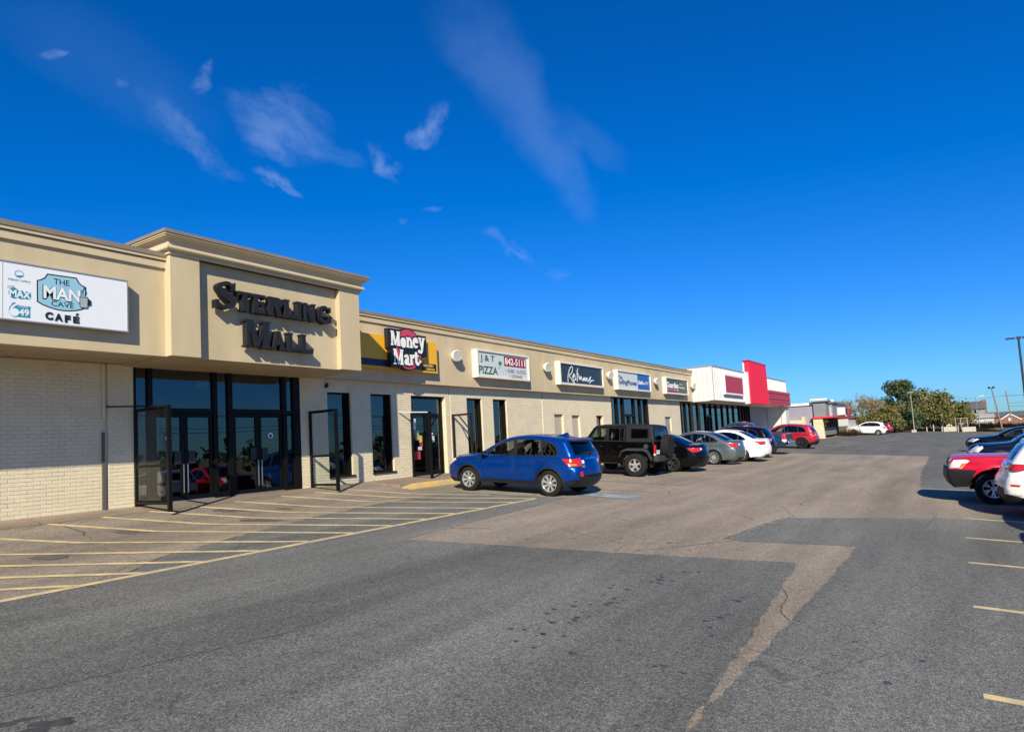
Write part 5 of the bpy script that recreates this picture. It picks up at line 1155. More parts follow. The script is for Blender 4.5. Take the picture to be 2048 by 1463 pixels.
# 2 black four-door off-roader
P_jeep = paint('gloss_black', (.0015, .0015, .002), 0., .25, .35, .1); M_top = mat('charcoal_hard_top', (.012, .0125, .015), .6, spec=.3)
S = dict(L=4.25, W=1.66, H=1.84, sc=(1, 1), paint=P_jeep, belt=(1.20, 1.22), sill=.48, wheels=(.62, 3.57), tyre=(.41, .26, .222), rim=((5, 'wide'), M_alloy), cab=(1.5, 4.15), seats=(2.1, 3.0), mirror=(1.66, 1.22), handle=1.06, fil=.035, tum=.12, ends=(1.5, .2), taper=(.10, .02), gap=.12, flare=0., cr=0, inset=-.13, smooth=0, mm=M_plas, mh=M_plas,
    prof=[(.06, .62, .03), (.0, .75, .04), (.0, 1.08, .05), (.05, 1.13, .05), (.3, 1.15, .05), (1.0, 1.19, .05), (1.42, 1.22, .03), (1.50, 1.24, .02), (1.56, 1.30, .02), (1.86, 1.72, .02), (1.94, 1.79, .03), (2.1, 1.82, .03), (3.0, 1.84, .03), (3.95, 1.82, .03), (4.08, 1.80, .03), (4.15, 1.74, .02), (4.23, 1.28, .01), (4.245, 1.2, .01), (4.25, .62, .01), (4.22, .52, .0)],
    side=[('hard_top', M_top, [(3.18, 1.225), (3.16, 1.80), (2.0, 1.775), (1.9, 1.9), (4.4, 1.9), (4.4, 1.225)]), ('pane', M_pg2, [(3.38, 1.35), (3.36, 1.70), (4.02, 1.69), (4.05, 1.37)]), ('window_trim', M_plas, [(1.66, 1.235), (1.98, 1.745), (3.14, 1.755), (3.15, 1.235)]), ('pane', M_cg, [(1.76, 1.275), (2.02, 1.705), (2.38, 1.71), (2.38, 1.275)]), ('pane', M_cg, [(2.50, 1.275), (2.50, 1.71), (2.92, 1.715), (2.92, 1.275)]), ('pane', M_cg, [(2.95, 1.275), (2.95, 1.715), (3.08, 1.715), (3.08, 1.275)]),
          ('door', P_jeep, [(1.58, .60), (1.58, 1.225), (2.42, 1.225), (2.42, .60)]), ('door', P_jeep, [(2.44, .60), (2.44, 1.225), (3.16, 1.225), (3.16, .98), (2.98, .62)])],
    crown=[('windshield', M_ws, [(8.15, -.94), (8.9, -.93), (8.9, .93), (8.15, .94)], 0), ('hard_top', M_top, [(9.2, -1), (16.4, -1), (16.4, 1), (9.2, 1)], 0), ('rear_window', M_pg2, [(15.15, -.82), (15.95, -.84), (15.95, .84), (15.15, .82)], 0)])
T, (hf, sr, bl, kx, kz) = car('parked_offroader', 'black boxy four door off-roader with spare wheel on its tail', 'car', S, place(S, 23.12, 9.54), 0, PARK)
for w_ in (.62, 3.57):
    for sd in (-1, 1):
        mb = MB(); V = []; pts = [(-.60, .30), (-.50, .50), (-.34, .56), (.30, .57), (.46, .50), (.62, .22)]
        for a, b in pts:
            V += [(sd*.80, sr-w_-a, .41+b-.03), (sd*.80, sr-w_-a, .41+b+.04), (sd*.955, sr-w_-a, .41+b+.01), (sd*.955, sr-w_-a, .41+b-.05)]
        mb.add(V, [(4*i+j, 4*i+(j+1) % 4, 4*i+4+(j+1) % 4, 4*i+4+j) for i in range(5) for j in range(4)]+[(0, 1, 2, 3), (20, 21, 22, 23)]); add_local(T, mb, 'fender_flare', M_plasg, merge=True)
mb = MB(); mb.box(-.90, .90, sr-4.42, sr-4.25, .56, .76); o = add_local(T, mb, 'rear_bumper', M_plasg, bevel=.03)
mb = MB(); mb.box(-.85, .85, sr+.0, sr+.22, .58, .78); add_local(T, mb, 'front_bumper', M_plasg, bevel=.03)
w = wheel(T, .02, sr-4.42, 1.08, .405, .26, .222, (5, 'wide'), M_alloy); w.rotation_euler = (0, 0, -math.pi/2); w.name = 'spare_wheel'
mb = MB(); mb.lathe([(0, .14), (.36, .14), (.405, .10), (.41, -.10), (.36, -.13)], (.02, sr-4.42, 1.08), (0, -1, 0), 32); add_local(T, mb, 'spare_cover', M_tyre, smooth=40)
for sd in (-1, 1):
    mb = MB(); mb.box(*sorted((sd*.72, sd*.845)), sr-4.30, sr-4.245, .84, 1.13); add_local(T, mb, 'taillight', M_tail, bevel=.012)
    mb = MB(); mb.box(*sorted((sd*.73, sd*.84)), sr-4.295, sr-4.244, .77, .835); add_local(T, mb, 'reversing_lamp', M_clear)
    mb = MB(); mb.bar((sd*.80, sr-1.15, .46), (sd*.80, sr-2.95, .46), .07, .05); add_local(T, mb, 'side_step', M_plas)
mb = MB(); mb.lathe([(0, .012), (.03, .012), (.06, .02), (.085, .02), (.09, 0)], (-.825, sr-3.95, 1.08), (-1, 0, 0), 20); add_local(T, mb, 'fuel_cap', M_plasg, smooth=40)
mb = MB(); mb.box(-.60, -.30, sr-4.262, sr-4.255, .80, .95); add_local(T, mb, 'licence_plate', M_plate)
# 3 black sedan
P_blk = paint('black_metallic', (.002, .0022, .003), 0., .25, .4, .1)
S = sedan(P_blk, L=4.54, W=1.75, H=1.43, rim=((5, 'one'), M_steel), plate=(4.56, .80, .1), gr=M_pg2, rg=M_pg2)
car('parked_sedan', 'black sedan tucked behind the boxy black off-roader', 'car', S, place(S, 25.85, 9.2), 0, PARK)
# 4 grey-green sedan
P_gry = paint('grey_green_metallic', (.125, .16, .165), .55, .34)
S = sedan(P_gry, rim=((10, 'one'), M_alloy), plate=(4.57, .80, .1), tyre=(.325, .205, .235)); car('parked_sedan', 'grey green sedan with multi spoke silver wheels', 'car', S, place(S, 30.75, 9.05), 0, PARK)
# 5 white sedan
P_wht = paint('pearl_white', (.78, .78, .78), 0., .3)
S = sedan(P_wht, L=4.62, W=1.76, H=1.5, rim=((8, 'one'), M_alloy), plate=(4.6, .80, .1), gr=M_pg2, sl=[('taillight', M_tail, [(4.02, .985), (4.55, .965), (4.6, .80), (4.40, .80), (4.30, .90)]), ('headlight', M_clear, [(.02, .60), (.35, .785), (.50, .755), (.20, .58)])]); car('parked_sedan', 'white sedan between the grey green sedan and the black crossover', 'car', S, place(S, 33.55, 8.55), 0, PARK)
# 6 black crossover
S = suv(P_blk, L=4.55, W=1.82, H=1.66, rim=((5, 'twin'), M_blkrim), plate=(4.29, .86, .12)); car('parked_crossover', 'black crossover between the white sedan and the dark blue pickup', 'car', S, place(S, 37.0, 8.85), 0, PARK)
# 7 dark blue pickup
def pickup(pt, L=5.6, W=1.88, H=1.86, clad=False, **k):
    S = dict(L=L, W=W, H=H, sc=(L/5.3, H/1.78), paint=pt, belt=(1.13, 1.15), sill=.42, wheels=(.92, 4.12), tyre=(.375, .25, .22), rim=((5, 'y'), M_alloy), cab=(1.45, 3.25), seats=(2.2, 2.9), mirror=(1.75, 1.15), handle=1.0, fil=.06, taper=(.16, .04), flare=.05, gap=.06, smooth=0,
        prof=[(.14, .36, .04), (.05, .48, .07), (.0, .62, .09), (.0, .80, .09), (.05, .82, .08), (.07, 1.0, .07), (.12, 1.07, .06), (.5, 1.115, .05), (1.0, 1.13, .05), (1.42, 1.16, .05), (1.62, 1.30, .05), (1.92, 1.52, .06), (2.18, 1.68, .05), (2.5, 1.76, .04), (2.95, 1.77, .04), (3.25, 1.70, .04), (3.33, 1.45, .03), (3.38, 1.17, .0), (3.45, 1.15, .0), (5.15, 1.16, .0), (5.24, 1.14, .0), (5.28, .80, .03), (5.30, .58, .04), (5.2, .45, .03)],
        side=[('window_trim', M_plas, [(1.70, 1.15), (1.98, 1.44), (2.22, 1.585), (2.52, 1.66), (2.92, 1.665), (3.16, 1.61), (3.24, 1.17)]), ('pane', M_cg, [(1.82, 1.175), (2.0, 1.42), (2.23, 1.56), (2.5, 1.63), (2.56, 1.175)]), ('pane', M_pg2, [(2.64, 1.175), (2.6, 1.635), (2.9, 1.64), (3.12, 1.585), (3.18, 1.19)]), ('door', pt, [(1.60, .50), (1.56, .8), (1.60, 1.12), (2.58, 1.13), (2.6, .50)]), ('door', pt, [(2.605, .50), (2.59, 1.13), (3.22, 1.13), (3.22, .50)])],
        crown=[('windshield', M_ws, [(9.15, -.93), (11.95, -.92), (11.95, .92), (9.15, .93)], 0), ('rear_window', M_pg2, [(15.15, -.85), (16.8, -.85), (16.8, .85), (15.15, .85)], 0), ('grille', M_plas, [(4.05, -.56), (5.6, -.58), (5.6, .58), (4.05, .56)], 0), ('bed_cover', M_plas, [(18.05, -.93), (18.95, -.93), (18.95, .93), (18.05, .93)], 0)])
    S['side'] += k.get('sl', [('taillight', M_tail, [(5.12, 1.08), (5.4, 1.08), (5.4, .82), (5.12, .82)]), ('headlight', M_clear, [(.0, .82), (.18, 1.06), (.42, 1.06), (.44, .97), (.30, .80)])])
    S['crown'] += k.get('cl', [('taillight', M_tail, [(20.1, .86), (20.9, .86), (20.9, 1), (20.1, 1)], 1), ('headlight', M_clear, [(4.1, .60), (5.7, .62), (5.7, 1), (4.1, 1)], 1)])
    S.update({a: b for a, b in k.items() if a not in ('sl', 'cl')}); return S
P_nav = paint('dark_slate_blue', (.018, .045, .10), .3, .35)
S = pickup(P_nav, rim=((5, 'wide'), M_alloy), sl=[('taillight', M_tail, [(5.06, 1.12), (5.4, 1.12), (5.4, .84), (5.06, .84)]), ('reversing_lamp', M_clear, [(5.06, .84), (5.4, .84), (5.4, .74), (5.06, .74)])])
T, (hf, sr, bl, kx, kz) = car('parked_pickup', 'dark slate blue pickup beside the red crossover', 'pickup', S, at(41.0, 10.75), 0, PARK)
mb = MB(); mb.box(-.92, .92, sr-5.72, sr-5.56, .55, .76); add_local(T, mb, 'rear_bumper', M_chrome, bevel=.03); mb = MB(); mb.box(-.78, .78, sr-5.60, sr-5.575, .80, 1.19); add_local(T, mb, 'tailgate', M_plasg)
# 8 red crossover
P_red = paint('metallic_red', (.42, .008, .022), .25, .3)
S = suv(P_red, L=4.52, W=1.84, H=1.68, clad=True, tyre=(.365, .225, .24), rim=((5, 'y'), M_blkrim), plate=(4.29, .9, .12)); car('parked_crossover', 'bright red crossover with black wheels before the red pylon', 'car', S, place(S, 50.05, 8.75), 0, PARK)
# 9 far cars beyond the lane
S = suv(P_wht, L=4.45, W=1.76, H=1.68, clad=False, rim=((6, 'one'), M_alloy), clear=True); car('parked_crossover', 'small white crossover parked side on by the dry bushes', 'car', S, place(S, 94.9, 7.8), 0, 'far parked cars')
P_wine = paint('wine_red', (.22, .01, .02), .25, .3)
S = suv(P_wine, L=4.1, W=1.7, H=1.5, clad=True, rim=((6, 'one'), M_alloy)); car('parked_hatchback', 'dark wine red hatchback half hidden behind the small white crossover', 'car', S, place(S, 102.0, 7.55), 0, 'far parked cars')
# ---- right side row
# 10 red pickup, nose towards the lane
P_red2 = paint('pickup_red', (.52, .004, .022), .1, .3, .5, .3)
S = pickup(P_red2, L=5.3, W=1.84, H=1.78, gap=.09, taper=(.07, .04), fil=.05, rim=((6, 'y'), M_alloy), tyre=(.375, .25, .215), sl=[('bumper_corner', M_plas, [(-.1, .30), (-.1, .80), (.60, .80), (.53, .65), (.46, .30)]), ('headlight', M_clear, [(.0, .83), (.14, 1.03), (.40, 1.05), (.46, 1.02), (.30, .83)]), ('indicator', M_tamber, [(.24, .84), (.30, .84), (.42, .97), (.30, .95)]), ('taillight', M_tail, [(5.12, 1.08), (5.4, 1.08), (5.4, .82), (5.12, .82)])],
           cl=[('bumper_corner', M_plas, [(0, -1), (3.9, -1), (3.9, 1), (0, 1)], 0), ('headlight', M_clear, [(4.1, .60), (5.7, .62), (5.7, 1), (4.1, 1)], 1), ('taillight', M_tail, [(20.1, .86), (20.9, .86), (20.9, 1), (20.1, 1)], 1)])
T, (hf, sr, bl, kx, kz) = car('parked_pickup', 'red pickup with black bumper facing the lane behind the white crossover', 'pickup', S, at(20.45, .27-2.65), 0, FACING)
mb = MB(); mb.tube((-.84, sr-1.35, 1.14), (-.86, sr-1.42, 1.95), .006, .003, 6); add_local(T, mb, 'antenna', M_plas)
# 11 white crossover reversed in front of it
S = suv(P_wht, L=4.62, W=1.84, H=1.70, clad=True, rim=((5, 'y'), M_alloy), plate=(4.29, .88, .12), sl=[('taillight', M_tail, [(3.80, 1.045), (4.3, 1.075), (4.4, .93), (4.10, .93)]), ('rear_reflector', M_tail, [(4.10, .67), (4.26, .67), (4.26, .625), (4.12, .625)]), ('headlight', M_clear, [(.0, .80), (.28, .945), (.42, .91), (.14, .75)])], cl=[('taillight', M_tail, [(18.95, .60), (20.2, .66), (20.2, 1.), (18.95, 1.)], 1)])
car('parked_crossover', 'white crossover with its red tail lamp at the right edge', 'car', S, at(17.85, -.72-2.31), math.pi, FACING)
# 12 dark crossover with round clear lamps
P_dkb = paint('midnight_blue', (.004, .006, .018), .2, .3, .5, .2)
S = suv(P_dkb, L=4.44, W=1.80, H=1.72, clad=True, rim=((5, 'one'), M_alloy), sl=[('taillight', M_tail, [(3.93, 1.03), (4.3, 1.03), (4.4, .84), (4.12, .83)]), ('headlight', M_clear, [(.0, .74), (.12, .93), (.34, .96), (.36, .88), (.20, .72)])], cl=[('headlight', M_clear, [(3.0, .55), (4.9, .66), (4.9, 1.), (3.0, 1.)], 1), ('taillight', M_tail, [(19.35, .70), (21.3, .74), (21.3, 1.), (19.35, 1.)], 1)])
car('parked_crossover', 'midnight blue crossover with clear head lamp beyond the red pickup', 'car', S, at(31.6, -.45-2.22), 0, FACING)
# 13 black sedan beyond
S = sedan(P_blk, L=4.75, W=1.82, H=1.56, rim=((7, 'one'), M_alloy)); car('parked_sedan', 'black sedan farthest along the right hand row', 'car', S, at(50.2, -.7-2.37), 0, FACING)
# 14 two more, just outside the picture: their shadows reach into it
S = suv(P_gry, L=4.5, W=1.82, H=1.68); car('parked_crossover', 'grey crossover just outside the right edge, its shadow reaching into view', 'car', S, at(14.85, -1.45-2.25), math.pi, FACING)
S = suv(P_blk, L=4.4, W=1.80, H=1.66); car('parked_crossover', 'black crossover outside the right edge nearest the camera, seen by its shadow', 'car', S, at(12.25, -1.55-2.2), math.pi, FACING)
# ------------------------------------------------------------------ far side of the lot
CL = [
(.30, [((2663, 1881), (2645, 2232)), ((3045, 1945), (3088, 2481)), ((3492, 2047), (3640, 2647)), ((4198, 2236), (4387, 2812)), ((5157, 2535), (5370, 3071)), ((6064, 2830), (6308, 3328)), ((7359, 3329), (7510, 3569))]),
(.13, [((4184, 2184), (4246, 2311)), ((4641, 2148), (4893, 2519)), ((5182, 2173), (5534, 2562)), ((5835, 2314), (5989, 2463))]),
(.50, [((2592, 3938), (2631, 4062)), ((2826, 3801), (3073, 4400)), ((3009, 3683), (3418, 4538)), ((3342, 3769), (3751, 4562)), ((3870, 4062), (4008, 4291))]),
(.62, [((4057, 3611), (4204, 3679)), ((3870, 3365), (4277, 3506)), ((3767, 3161), (4128, 3200)), ((3700, 2890), (3775, 2885))]),
(.52, [((3821, 3753), (3831, 3823)), ((4094, 3839), (4141, 4094)), ((4299, 3906), (4501, 4380)), ((4592, 4067), (4771, 4353))]),
(.36, [((2199, 4250), (2207, 4363)), ((2479, 4348), (2530, 4784)), ((2718, 4527), (2834, 5040)), ((3003, 4700), (3119, 5129)), ((3384, 4956), (3569, 5460)), ((3685, 5108), (3816, 5361))]),
(.50, [((3547, 4916), (3615, 5069)), ((3806, 4922), (3960, 5248)), ((4087, 5046), (4231, 5327)), ((4358, 5191), (4422, 5305))]),
(.42, [((2578, 4253), (2641, 4278)), ((2492, 4056), (2621, 4080)), ((2428, 3769), (2466, 3769))]),
(.40, [((1765, 4567), (1789, 4624)), ((1803, 4440), (1859, 4565)), ((1884, 4382), (1900, 4416))]),
(.35, [((2198, 4519), (2220, 4573)), ((2230, 4449), (2288, 4582)), ((2294, 4451), (2318, 4504))]),
(.30, [((5509, 5031), (5612, 5127)), ((5497, 4943), (5703, 5134)), ((5605, 4952), (5683, 5023))]),
(.22, [((5487, 4685), (5563, 4747)), ((5504, 4524), (5657, 4643)), ((5609, 4432), (5660, 4470))]),
(.30, [((6399, 4561), (6504, 4661)), ((6654, 4443), (7022, 4804)), ((7326, 4580), (7742, 4975)), ((8378, 4865), (8568, 5024))]),
(.18, [((8794, 5087), (9008, 5226)), ((8824, 4843), (9653, 5314)), ((9133, 4755), (9372, 4873))]),
(.09, [((1311, 4063), (1364, 4483)), ((1722, 3908), (1912, 4867)), ((2302, 4004), (2622, 5139)), ((3238, 4499), (3525, 5210))]),
(.16, [((3823, 4344), (3915, 4482)), ((3959, 4151), (4291, 4611)), ((4300, 4220), (4469, 4437))]),
]
rf = random.Random(21)
def far_ground(x, y): return lot(x, y)-.03
M_purp = mat('mauve_grey_wall', (.26, .25, .30), .8, c2=(.22, .215, .26), vscale=.6); M_gw = mat('slate_grey_wall', (.20, .215, .24), .75, c2=(.17, .18, .20), vscale=.7)
M_beige = mat('beige_render', (.62, .52, .35), .85, c2=(.56, .47, .31), vscale=.8); M_redt = mat('red_canopy_edge', (.62, .03, .04), .5); M_dglass = glass('dark_far_glass', (.05, .06, .07), 1.6)
rs = thing('roadside_restaurant', 'low mauve grey restaurant with beige side wall and red canopy edge beyond the mall', 'building', (77, 11.2, -.4))
mb = MB(); mb.box(77.0, 77.3, 12.2, 24, -.6, 3.2); mb.box(77, 100, 23.7, 24, -.6, 3.2); mb.box(77, 100, 12.3, 24, 3.1, 3.2); mb.build('side_wall', M_purp, rs)
mb = MB(); mb.box(76.85, 77.0, 12.2, 24, 3.2, 3.42); mb.box(76.85, 77.35, 12.2, 24, 3.42, 3.45); mb.build('roof_trim', M_white, rs)
mb = MB(); mb.box(76.3, 76.98, 13.4, 24, -.6, 1.68); mb.box(76.3, 76.98, 13.05, 13.4, -.6, 1.98); mb.build('beige_annex', M_beige, rs)
mb = MB(); mb.add([(76.55, 11.25, -.55), (76.95, 11.25, -.55), (76.95, 12.3, -.55), (76.55, 12.3, -.55), (76.55, 11.4, 1.78), (76.95, 11.4, 1.78), (76.95, 12.3, 1.78), (76.55, 12.3, 1.78)], [(0, 3, 2, 1), (4, 5, 6, 7), (0, 1, 5, 4), (1, 2, 6, 5), (2, 3, 7, 6), (3, 0, 4, 7)]); mb.build('wing_wall', M_beige, rs)
mb = MB(); mb.box(77.0, 95, 11.3, 11.6, 1.9, 3.05); mb.build('front_fascia', M_gw, rs)
for a, b, zt in ((76.7, 78.9, 3.65), (81.5, 90.8, 3.60)): 
    mb = MB(); mb.box(a, b, 11.0, 12.2, 1.9, zt-.2); mb.build('parapet_tower', M_gw, rs); mb = MB(); mb.box(a-.25, b+.25, 10.75, 12.4, zt-.2, zt); mb.build('tower_cornice', M_gw, rs, bevel=.04); MB().box(a-.27, a-.05, 10.8, 12.4, zt-.02, zt+.16).build('white_cap', M_white, rs)
for x in (79.5, 80.4, 81.2, 92, 93.6): MB().box(x, x+.3, 11.1, 11.3, 1.9, 3.0).build('pilaster', mat('pale_grey_pilaster', (.42, .44, .47), .7), rs)
for x in (77.2, 79.0, 80.0): MB().box(x+.2, x+.6, 11.22, 11.31, 2.05, 2.85).build('dark_inset', M_navy, rs)
MB().box(76.4, 95.2, 10.4, 12.4, 1.74, 1.92).build('canopy_edge', M_redt, rs)
MB().box(77.0, 95.0, 12.3, 12.5, -.5, 1.75).build('black_backing_wall', M_cavity, rs)  # near-black wall backing the recessed black glazing
for i in range(6): MB().box(77.6+1.5*i, 79.0+1.5*i, 12.24, 12.29, .75, 1.7).build('pane', M_dglass, rs)
MB().box(77.2, 86.9, 11.5, 11.8, -.1, .72).build('base_wall', mat('grey_green_wall', (.17, .175, .165), .8), rs)
ts = thing('restaurant_sign', 'white edged box sign with red disc on the mauve grey restaurant', 'sign', (86, 10.9, 2.1)); MB().box(85.0, 90.9, 10.2, 10.98, 2.08, 2.92).build('sign_box', M_white, ts); MB().box(85.3, 90.7, 10.18, 10.2, 2.12, 2.88).build('sign_face', mat('dark_maroon_face', (.10, .012, .02), .5), ts)
mb = MB(); mb.add([(x, 10.17, z) for x, z in ell(88.1, 2.5, 1.5, .34)], [tuple(range(27, -1, -1))]); mb.build('red_disc', M_redt, ts)
lb = thing('low_warehouse', 'low pale grey and white building just right of the restaurant', 'building', (100, 12, -.4)); MB().box(100, 112, 11.7, 18, .75, 1.9).build('upper_wall', mat('pale_grey_wall', (.45, .47, .46), .8), lb); MB().box(99.9, 112, 11.6, 11.7, -.6, .75).build('lower_wall', M_white, lb); MB().box(99.7, 112.3, 11.4, 18.2, 1.9, 2.0).build('roof', M_copd, lb)
# ---- trees
M_bark = mat('bark', (.11, .09, .07), .95, c2=(.16, .135, .11), vscale=6); M_twig = mat('pale_twigs', (.22, .19, .15), .95)
def leafmat(n, c, c2): return mat(n, c, .75, c2=c2, vscale=.9, detail=3)
def limb(mb, p, d, L, r, lev, tips, spread, maxlev, up=.12):
    q = p+d*L; mb.tube(p, q, r, r*.62, 6 if lev < 2 else 4, cap=False)
    if lev >= maxlev: tips.append(q); return
    tips.append(q) if lev >= maxlev-1 else None
    for k in range(rf.choice((2, 3, 3))):
        v = Vector((rf.gauss(0, 1), rf.gauss(0, 1), rf.gauss(0, .6))); v = v-d*v.dot(d); v.normalize()
        nd_ = (d+v*spread*rf.uniform(.6, 1.2)+Vector((0, 0, up))).normalized(); limb(mb, p+d*L*rf.uniform(.65, 1), nd_, L*rf.uniform(.62, .85), r*.58, lev+1, tips, spread, maxlev, up)
def leaves(mb, c, n, rad, size, flat=1.):
    for i in range(n):
        v = Vector((rf.gauss(0, 1), rf.gauss(0, 1), rf.gauss(0, flat))).normalized()*rad*rf.random()**.45; o = c+v
        a = Vector((rf.gauss(0, 1), rf.gauss(0, 1), rf.gauss(0, 1))).normalized(); b = a.cross(Vector((rf.gauss(0, 1), rf.gauss(0, 1), rf.gauss(0, 1)))).normalized(); s_ = size*rf.uniform(.5, 1.2)
        mb.quad(o-a*s_-b*s_*.6, o+a*s_-b*s_*.6, o+a*s_*.7+b*s_*.6, o-a*s_*.7+b*s_*.6)
def tree(label, x, y, h, trunk_h, r, spread, lev, leaf_n, leaf_r, leaf_s, lm, bark=None, nst=1, group='trees at the far end of the lot', twl=.34):
    z0 = far_ground(x, y); t = thing('tree', label, 'tree', (x, y, z0), group); mb = MB(); tips = []
    for k in range(nst):
        d = Vector((rf.gauss(0, .12*nst), rf.gauss(0, .12*nst), 1)).normalized(); p = Vector((x+rf.uniform(-.3, .3)*(nst > 1), y+rf.uniform(-.3, .3)*(nst > 1), z0-.1))
        mb.tube(p, p+d*trunk_h, r, r*.8, 8, cap=False)
        for j in range(4):
            a = 6.28*j/4+rf.random(); limb(mb, p+d*trunk_h*rf.uniform(.75, 1), Vector((math.cos(a)*spread, math.sin(a)*spread, 1)).normalized(), (h-trunk_h)*twl*rf.uniform(.8, 1.15), r*.55, 0, tips, spread, lev)
    mb.build('trunk', bark or M_bark, t)
    for m_, part in lm:
        mb = MB()
        for p in tips:
            if rf.random() < part: leaves(mb, p, leaf_n, leaf_r, leaf_s)
        if mb.v: mb.build('crown', m_, t)
    return t
L_dk = leafmat('dark_evergreen_leaf', (.030, .055, .018), (.055, .085, .03)); L_ol = leafmat('olive_leaf', (.10, .105, .025), (.16, .13, .03)); L_ye = leafmat('yellow_leaf', (.25, .19, .045), (.17, .15, .04)); L_br = leafmat('russet_leaf', (.20, .11, .05), (.26, .17, .07)); L_gr = leafmat('green_leaf', (.07, .10, .02), (.12, .13, .03))
tree('nearly bare tree with pale twigs and a few yellow leaves, left of the dark evergreen', 112, 10.6, 6.6, 1.1, .2, .85, 4, 6, .38, .10, ((L_ye, .20), (L_br, .40), (L_ol, .15)), M_twig, 3)
tree('shorter yellowing tree between the bare tree and the dark evergreen', 110, 8.7, 4.6, .5, .12, 1.0, 3, 24, .7, .13, ((L_ye, .35), (L_ol, .5), (L_gr, .5)), M_bark, 2)
tree('autumn tree with olive and russet crown, right of the dark evergreen', 130, 3.4, 7.4, 1.0, .2, .95, 4, 13, .8, .18, ((L_ol, .6), (L_br, .2), (L_gr, .85)), M_bark, 2)
tree('low green and gold tree at the right end of the tree group', 136, .5, 5.4, .5, .14, 1.05, 3, 30, .95, .18, ((L_ol, .6), (L_gr, .8), (L_br, .2)), M_bark, 2)
# dark evergreen: stacked clumps on one stem
x, y = 118, 6.7; z0 = far_ground(x, y); t = thing('tree', 'tall dark evergreen tree, the darkest and tallest of the group', 'tree', (x, y, z0), 'trees at the far end of the lot')
mb = MB(); mb.tube((x, y, z0-.1), (x+.1, y, z0+6.5), .24, .05, 8)
cl = []
for i in range(74):
    k = rf.random()**1.1; zc = z0+1.2+6.3*k; rr = 4.1*(1-.62*k)*rf.uniform(.35, 1); a = rf.uniform(0, 6.28); p = Vector((x+rr*math.cos(a), y+rr*math.sin(a)*.95, zc)); cl.append(p); mb.tube((x, y, zc-.4), p, .06, .02, 5, cap=False)
mb.build('trunk', M_bark, t); mb = MB(); m2 = MB()
for p in cl: leaves(mb, p, 150, rf.uniform(.6, 1.05), .14, .7); leaves(m2, p+Vector((0, 0, .25)), 30, .7, .14, .7)
leaves(mb, Vector((x, y, z0+7.4)), 150, .75, .13, .8)
mb.build('crown', L_dk, t); m2.build('crown', L_gr, t)
# dry scrub along the edge of the lot: nobody could count it
def scrub(name, spots, m, s_=.07, n=90):
    mb = MB()
    for x, y, r_, h_ in spots:
        for i in range(n):
            a = rf.uniform(0, 6.28); q = r_*rf.random()**.5; bx, by = x+q*math.cos(a), y+q*math.sin(a); z = far_ground(bx, by); hh = h_*rf.uniform(.4, 1.1); dx, dy = rf.gauss(0, .25)*hh, rf.gauss(0, .25)*hh; w_ = s_*rf.uniform(.5, 1.2)
            mb.add([(bx-w_, by-w_*.5, z), (bx+w_, by+w_*.5, z), (bx+dx+w_*.4, by+dy, z+hh), (bx+dx-w_*.4, by+dy, z+hh)], [(0, 1, 2, 3)])
    o = mb.build(name, m); o['kind'] = 'stuff'; return o
M_scr = mat('dry_scrub', (.24, .17, .085), .95, c2=(.15, .12, .05), vscale=2); M_scg = mat('green_scrub', (.09, .11, .03), .95, c2=(.16, .14, .04), vscale=2)
scrub('dry_scrub', [(88+i*1.3, 11.0-.18*i+rf.gauss(0, .3), .9, rf.uniform(.5, 1.3)) for i in range(14)]+[(128+rf.uniform(0, 6), 8-i*.9, 1.2, rf.uniform(.3, .7)) for i in range(30)], M_scr)
scrub('green_scrub', [(104+i*.9, 9.6-.2*i+rf.gauss(0, .4), .9, rf.uniform(.7, 1.7)) for i in range(10)]+[(129+rf.uniform(0, 5), 7-i*.55, 1.1, rf.uniform(.3, .9)) for i in range(22)], M_scg)
scrub('russet_hedge', [(188+rf.uniform(-1, 1), -5-i*.62, .9, rf.uniform(.8, 1.25)) for i in range(34)], mat('russet_hedge_leaf', (.16, .075, .04), .95, c2=(.22, .14, .06), vscale=1.5), .09, 150)
scrub('green_scrub', [(172+rf.uniform(-2, 2), -1.5-i*.6, .9, rf.uniform(.7, 2.0)) for i in range(9)], L_gr, .1, 110)
scrub('orange_scrub', [(126+rf.uniform(0, 2), 8.3-i*.35, .7, rf.uniform(.9, 1.8)) for i in range(8)], mat('orange_leaf', (.36, .17, .03), .9, c2=(.25, .15, .04), vscale=1.5), .09, 110)
